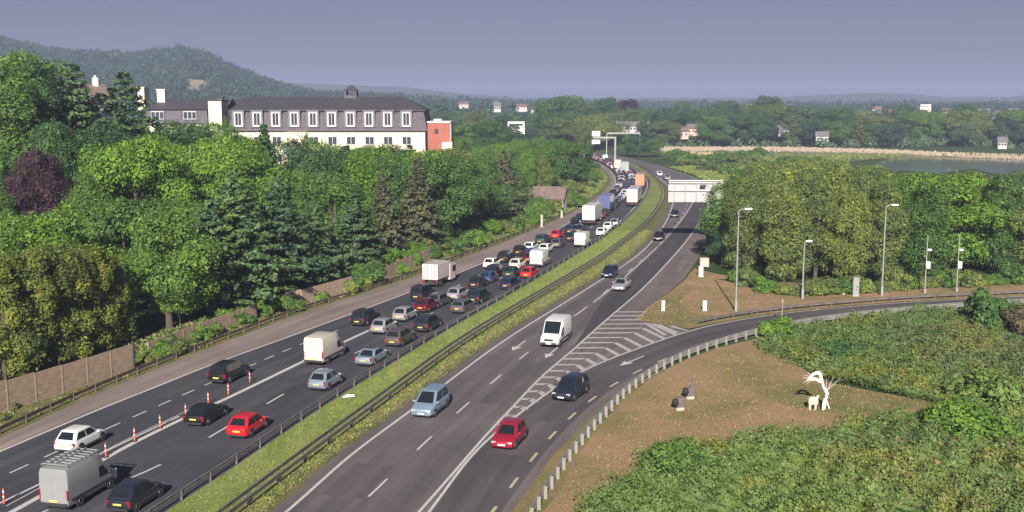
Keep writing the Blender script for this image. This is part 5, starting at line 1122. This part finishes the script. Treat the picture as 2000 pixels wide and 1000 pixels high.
VN = {'hatch': ('hatchback', 'car'), 'estate': ('estate_car', 'car'), 'saloon': ('saloon_car', 'car'), 'coupe': ('coupe', 'car'), 'suv': ('suv', 'car'), 'mpv': ('people_carrier', 'car'), 'smallvan': ('small_van', 'van'), 'van': ('van', 'van'), 'bigvan': ('panel_van', 'van'), 'boxvan': ('box_van', 'van'), 'lorry': ('lorry', 'lorry'), 'artic': ('lorry', 'lorry')}
VEH = []
def vehicle(st, paintk, x, y, ang, label, group, near=True):
    S_ = get_style(st); nm, ct = VN[st]; VEH.append((x, y, S_['geo'][0]))
    if not near:
        o = link_mesh(nm, S_['joined']); o.location = (x, y, 0.012); o.rotation_euler = (0, 0, ang); o.material_slots[0].link = 'OBJECT'; o.material_slots[0].material = PAINT[paintk]
        return tag(o, label, ct, group)
    e = empty(nm, (x, y, .012), ang, label, ct, group)
    for n, k, me_ in S_['ml']:
        o = link_mesh(n, me_, e)
        if k is None: o.material_slots[0].link = 'OBJECT'; o.material_slots[0].material = PAINT[paintk]
    L, Wd, r_, ax = S_['geo']
    for y_ in ax:
        for s_ in (-1, 1):
            o = link_mesh('wheel', S_['tm'], e); o.location = (s_ * (Wd - .10), y_, r_); o2 = link_mesh('rim', S_['rm'], o)
    return e
def head(p, side):
    if side == 'L':
        t1, _ = near_t(C_rail, p); t2, _ = near_t(C_F, p); t = t1 + t2; return math.atan2(t[1], t[0]) - math.pi / 2
    c = C_I if side == 'R' else C_M; t, _ = near_t(c, p); return math.atan2(-t[1], -t[0]) - math.pi / 2
HH = {'hatch': .72, 'estate': .72, 'saloon': .7, 'coupe': .66, 'suv': .82, 'mpv': .86, 'smallvan': .9, 'van': 1.15, 'bigvan': 1.3, 'boxvan': 1.5, 'lorry': 1.9, 'artic': 2.0}
def vpx(st, pk, a, b_, side, label, group='vehicles on the road', near=True):
    x, y = G(a, b_, HH[st]); return vehicle(st, pk, x, y, head((x, y), side), label, group, near)
GQ = 'vehicles queueing on the left carriageway'; GN = 'vehicles driving away on the left carriageway'; GR = 'vehicles coming along the right carriageway'
V = [('hatch', 'white', 158, 852, 'L', 'white hatchback, nearest vehicle on the innermost lane at the lower left', GN),
     ('bigvan', 'van grey', 157, 930, 'L', 'large grey van with a roof rack at the lower left corner', GN),
     ('hatch', 'navy', 266, 960, 'L', 'small dark hatchback right of the large grey van', GN),
     ('suv', 'black', 448, 722, 'L', 'dark estate like SUV alone on the inner lanes above the traffic cylinders', GN),
     ('coupe', 'black', 404, 803, 'L', 'black coupe beside the line of traffic cylinders', GN),
     ('hatch', 'red', 485, 825, 'L', 'bright red hatchback right of the black coupe', GN),
     ('bigvan', 'cream', 636, 676, 'L', 'large plain cream white van alone in the middle lane', GN),
     ('hatch', 'silver blue', 637, 738, 'L', 'silver blue hatchback just below the large cream white van', GN),
     ('saloon', 'silver blue', 728, 692, 'L', 'silver blue saloon next to the median, above the litter', GN),
     ('suv', 'navy', 714, 617, 'L', 'dark SUV at the tail of the queue on the innermost lane', GQ),
     ('hatch', 'silver', 751, 634, 'L', 'silver white hatchback tucked behind the bronze SUV', GQ),
     ('hatch', 'silver', 792, 611, 'L', 'silver hatchback directly behind the maroon car', GQ),
     ('suv', 'bronze', 782, 655, 'L', 'bronze SUV last in the lane next to the median', GQ),
     ('suv', 'navy', 836, 628, 'L', 'dark SUV next to the median ahead of the bronze SUV', GQ),
     ('hatch', 'maroon', 834, 594, 'L', 'maroon hatchback hemmed in among dark cars near the tail of the queue', GQ),
     ('mpv', 'navy', 826, 570, 'L', 'dark people carrier left of the maroon hatchback', GQ),
     ('hatch', 'grey', 858, 584, 'L', 'grey hatchback just ahead of the maroon hatchback', GQ),
     ('boxvan', 'pink white', 858, 533, 'L', 'white box van standing by the hard shoulder', GQ),
     ('hatch', 'silver', 895, 572, 'L', 'silver car with dark roof ahead of the grey hatchback', GQ),
     ('estate', 'grey', 907, 595, 'L', 'grey estate car next to the median, third from the tail', GQ),
     ('suv', 'navy', 936, 576, 'L', 'dark SUV just ahead of the grey estate car', GQ),
     ('hatch', 'navy', 934, 550, 'L', 'dark hatchback behind the bright blue hatchback', GQ),
     ('hatch', 'blue', 955, 540, 'L', 'blue hatchback in the middle of the queue below the white car', GQ),
     ('suv', 'black', 968, 527, 'L', 'black SUV ahead of the blue hatchback', GQ),
     ('hatch', 'white', 961, 513, 'L', 'white hatchback on the inner lane above the blue hatchback', GQ),
     ('estate', 'dark blue', 997, 551, 'L', 'dark blue estate car next to the median behind the red car', GQ),
     ('suv', 'black', 989, 500, 'L', 'black SUV ahead of the white hatchback on the inner lane', GQ),
     ('hatch', 'dark green', 1000, 530, 'L', 'dark green hatchback left of the red car', GQ),
     ('hatch', 'red', 1034, 531, 'L', 'bright red car next to the median in the thick of the queue', GQ),
     ('hatch', 'cream', 1011, 514, 'L', 'cream car between the white van and the black SUV', GQ),
     ('hatch', 'black', 1017, 488, 'L', 'black hatchback on the inner lane left of the small white hatchback', GQ),
     ('hatch', 'white', 1037, 481, 'L', 'small white hatchback on the inner lane ahead of the black hatchback', GQ),
     ('van', 'white', 1056, 503, 'L', 'white van with dark windows just ahead of the red car', GQ),
     ('hatch', 'maroon', 1037, 502, 'L', 'maroon car left of the white van with dark windows', GQ),
     ('hatch', 'white', 1066, 484, 'L', 'white car directly ahead of the white van with dark windows', GQ),
     ('suv', 'dark green', 1060, 466, 'L', 'dark green SUV on the inner lane behind the red hatchback', GQ),
     ('hatch', 'red', 1088, 457, 'L', 'red hatchback on the inner lane near the pale post like cabinet', GQ),
     ('hatch', 'grey', 1090, 474, 'L', 'grey hatchback just below the red hatchback on the inner lane', GQ),
     ('van', 'white', 1139, 467, 'L', 'white van alone next to the median behind the small white car', GQ),
     ('hatch', 'navy', 1116, 462, 'L', 'navy hatchback left of the lone white van', GQ),
     ('suv', 'navy', 1116, 447, 'L', 'navy SUV ahead of the red hatchback on the inner lane', GQ),
     ('hatch', 'dark blue', 1133, 447, 'L', 'dark blue hatchback behind the tall white lorry', GQ),
     ('hatch', 'black', 1127, 437, 'L', 'black hatchback on the inner lane left of the tall white lorry', GQ),
     ('lorry', 'white', 1158, 417, 'L', 'tall white lorry, nearest lorry in the queue', GQ),
     ('hatch', 'white', 1176, 452, 'L', 'small white car next to the median below the tall white lorry', GQ),
     ('hatch', 'white', 1189, 441, 'L', 'white car next to the median right of the tall white lorry', GQ),
     ('hatch', 'silver', 1202, 434, 'L', 'silver car next to the median ahead of the white pair', GQ),
     ('lorry', 'bright blue', 1186, 397, 'L', 'blue fronted lorry just beyond the tall white lorry', GQ),
     ('artic', 'pink white', 1240, 382, 'L', 'pale pink white lorry on the outer lane in the bend', GQ),
     ('artic', 'orange', 1251, 352, 'L', 'orange lorry on the outer lane beyond the pale pink one', GQ),
     ('mpv', 'pale blue', 841, 783, 'R', 'pale blue people carrier on the right carriageway next to the median', GR),
     ('van', 'white', 1085, 648, 'R', 'white van facing the camera on the right carriageway', GR),
     ('suv', 'navy', 1115, 755, 'S', 'dark SUV coming down the slip road beside the hatched area', GR),
     ('hatch', 'crimson', 995, 846, 'S', 'crimson hatchback facing the camera at the foot of the hatched area', GR),
     ('hatch', 'dark blue', 1191, 530, 'R', 'dark blue car on the right carriageway beyond the white van', GR),
     ('saloon', 'silver', 1214, 554, 'R', 'silver saloon on the dark lane beyond the white van', GR),
     ('hatch', 'black', 1287, 461, 'R', 'black car just in front of the gantry shadow', GR),
     ('hatch', 'navy', 1318, 417, 'R', 'dark car on the right carriageway below the gantry sign', GR),
     ('hatch', 'white', 1288, 339, 'R', 'small white car on the far bend, left of the pair above the gantry sign', GR),
     ('suv', 'silver', 1303, 346, 'R', 'small silver car on the far bend, right of the pair above the gantry sign', GR)]
for v in V: vpx(*v, near=G(v[2], v[3])[1] < 215)
# the queue beyond, three lanes up to where the road bends out of sight
edgeL = offset(C_A, .3)
FF = resamp(cut(C_F, 150, 900) if False else C_F, 600); AA = resamp(edgeL, 600)
CN = ['black', 'white', 'silver', 'grey', 'navy', 'white', 'dark blue', 'silver', 'black', 'blue', 'maroon', 'white', 'navy', 'red', 'grey']
QL = []
def lane_center(k, nl):
    out = []
    for p in FF:
        t, i = near_t(AA, p); out.append(AA[i] + (p - AA[i]) * ((k + .5) / nl))
    out = np.array(out)
    for _ in range(6): out[1:-1] = (out[:-2] + 2 * out[1:-1] + out[2:]) / 4
    return out
lname = ['inner lane', 'middle lane', 'median lane']
extra = {(0, 330): 'white'}
for x_, b_, pk, l in [(1205, 322, 'cream', 'tall white lorry under the cantilever sign'), (1219, 326, 'silver', 'silver lorry right of the one under the cantilever sign')]:
    x, y = G(x_, b_, 1.9); vehicle('lorry', pk, x, y, head((x, y), 'L'), l, GQ, False)
for k in range(3):
    lc = lane_center(k, 3); s_ = np.concatenate([[0], np.cumsum(np.linalg.norm(np.diff(lc, axis=0), axis=1))]); q = 0
    st0 = int(np.argmax(lc[:, 1] > 150)); q = s_[st0]; seq = []
    while q < s_[-1] - 8:
        x = float(np.interp(q, s_, lc[:, 0])); y = float(np.interp(q, s_, lc[:, 1])); st = rnd.choices(['hatch', 'suv', 'saloon', 'mpv', 'estate', 'van'], [5, 3, 2, 1, 2, 1.3])[0]
        tt_ = near_t(C_F, (x, y))[0]; L0 = get_style(st)['geo'][0]
        if y > 165 and not any(abs((x - a) * tt_[0] + (y - b_) * tt_[1]) < (L_ + L0) / 2 + .7 and abs((x - a) * tt_[1] - (y - b_) * tt_[0]) < 2.15 for a, b_, L_ in VEH):
            seq.append([st, rnd.choice(CN) if st != 'van' else 'white', x, y]); VEH.append((x, y, L0)); q += 5.0
        else: q += .45
    for i, (st, pk, x, y) in enumerate(seq):
        if len(VEH) > 290: break
        prv = seq[i - 1][1] if i else 'nothing'; nx_ = seq[i + 1][1] if i + 1 < len(seq) else 'no'
        where = 'beside the white lorry' if y < 225 else ('beyond the blue lorry' if y < 290 else ('before the bend' if y < 350 else 'in the far bend'))
        nm = VN[st][0].replace('_', ' '); n1_ = f'{prv} car' if i else 'gap'
        vehicle(st, pk, x, y, head((x, y), 'L'), f'{pk} {nm}, {lname[k]} {where}, {prv if i else "no"} behind, {nx_} ahead', GQ, False)
# roof rack of the large grey van
big = [o for o in bpy.data.objects if o.get('label', '').startswith('large grey van')][0]
mb = MB(); H_ = 2.74
for s_ in (-1, 1): mb.box(s_ * .85 - .03, s_ * .85 + .03, -2.4, .7, H_, H_ + .06)
for k in range(8): mb.box(-.85, .85, -2.35 + k * .42, -2.30 + k * .42, H_ + .06, H_ + .11)
for s_ in (-.35, .1): mb.box(s_ - .03, s_ + .03, -2.4, .6, H_ + .12, H_ + .2)
for s_ in (-1, 1):
    for yy_ in (-2.2, -.9, .5): mb.box(s_ * .85 - .02, s_ * .85 + .02, yy_ - .02, yy_ + .02, 2.5, H_)
mb.build('roof_rack', M_grey, big)

# ------------------------------------------------------------------ haze
mb = MB(); mb.box(-7800, 7800, -300, 9800, -2, 175); hzo = mb.build('haze', None) if False else None
me = mb.mesh('haze', simple('dummy', (0, 0, 0), var=0)); hzo = link_mesh('haze', me)
m = bpy.data.materials.new('haze_air'); m.use_nodes = True; nt = m.node_tree; nt.nodes.clear(); out = nt.nodes.new('ShaderNodeOutputMaterial'); pv = nt.nodes.new('ShaderNodeVolumePrincipled')
pv.inputs['Color'].default_value = (.50, .58, .88, 1); pv.inputs['Density'].default_value = .00032; pv.inputs['Anisotropy'].default_value = .0
nt.links.new(pv.outputs[0], out.inputs['Volume']); me.materials.clear(); me.materials.append(m); hzo['kind'] = 'stuff'
print('TREES', ntree, 'NL', NL, 'NR', NR, 'NM', NM, 'VEH', len(VEH))
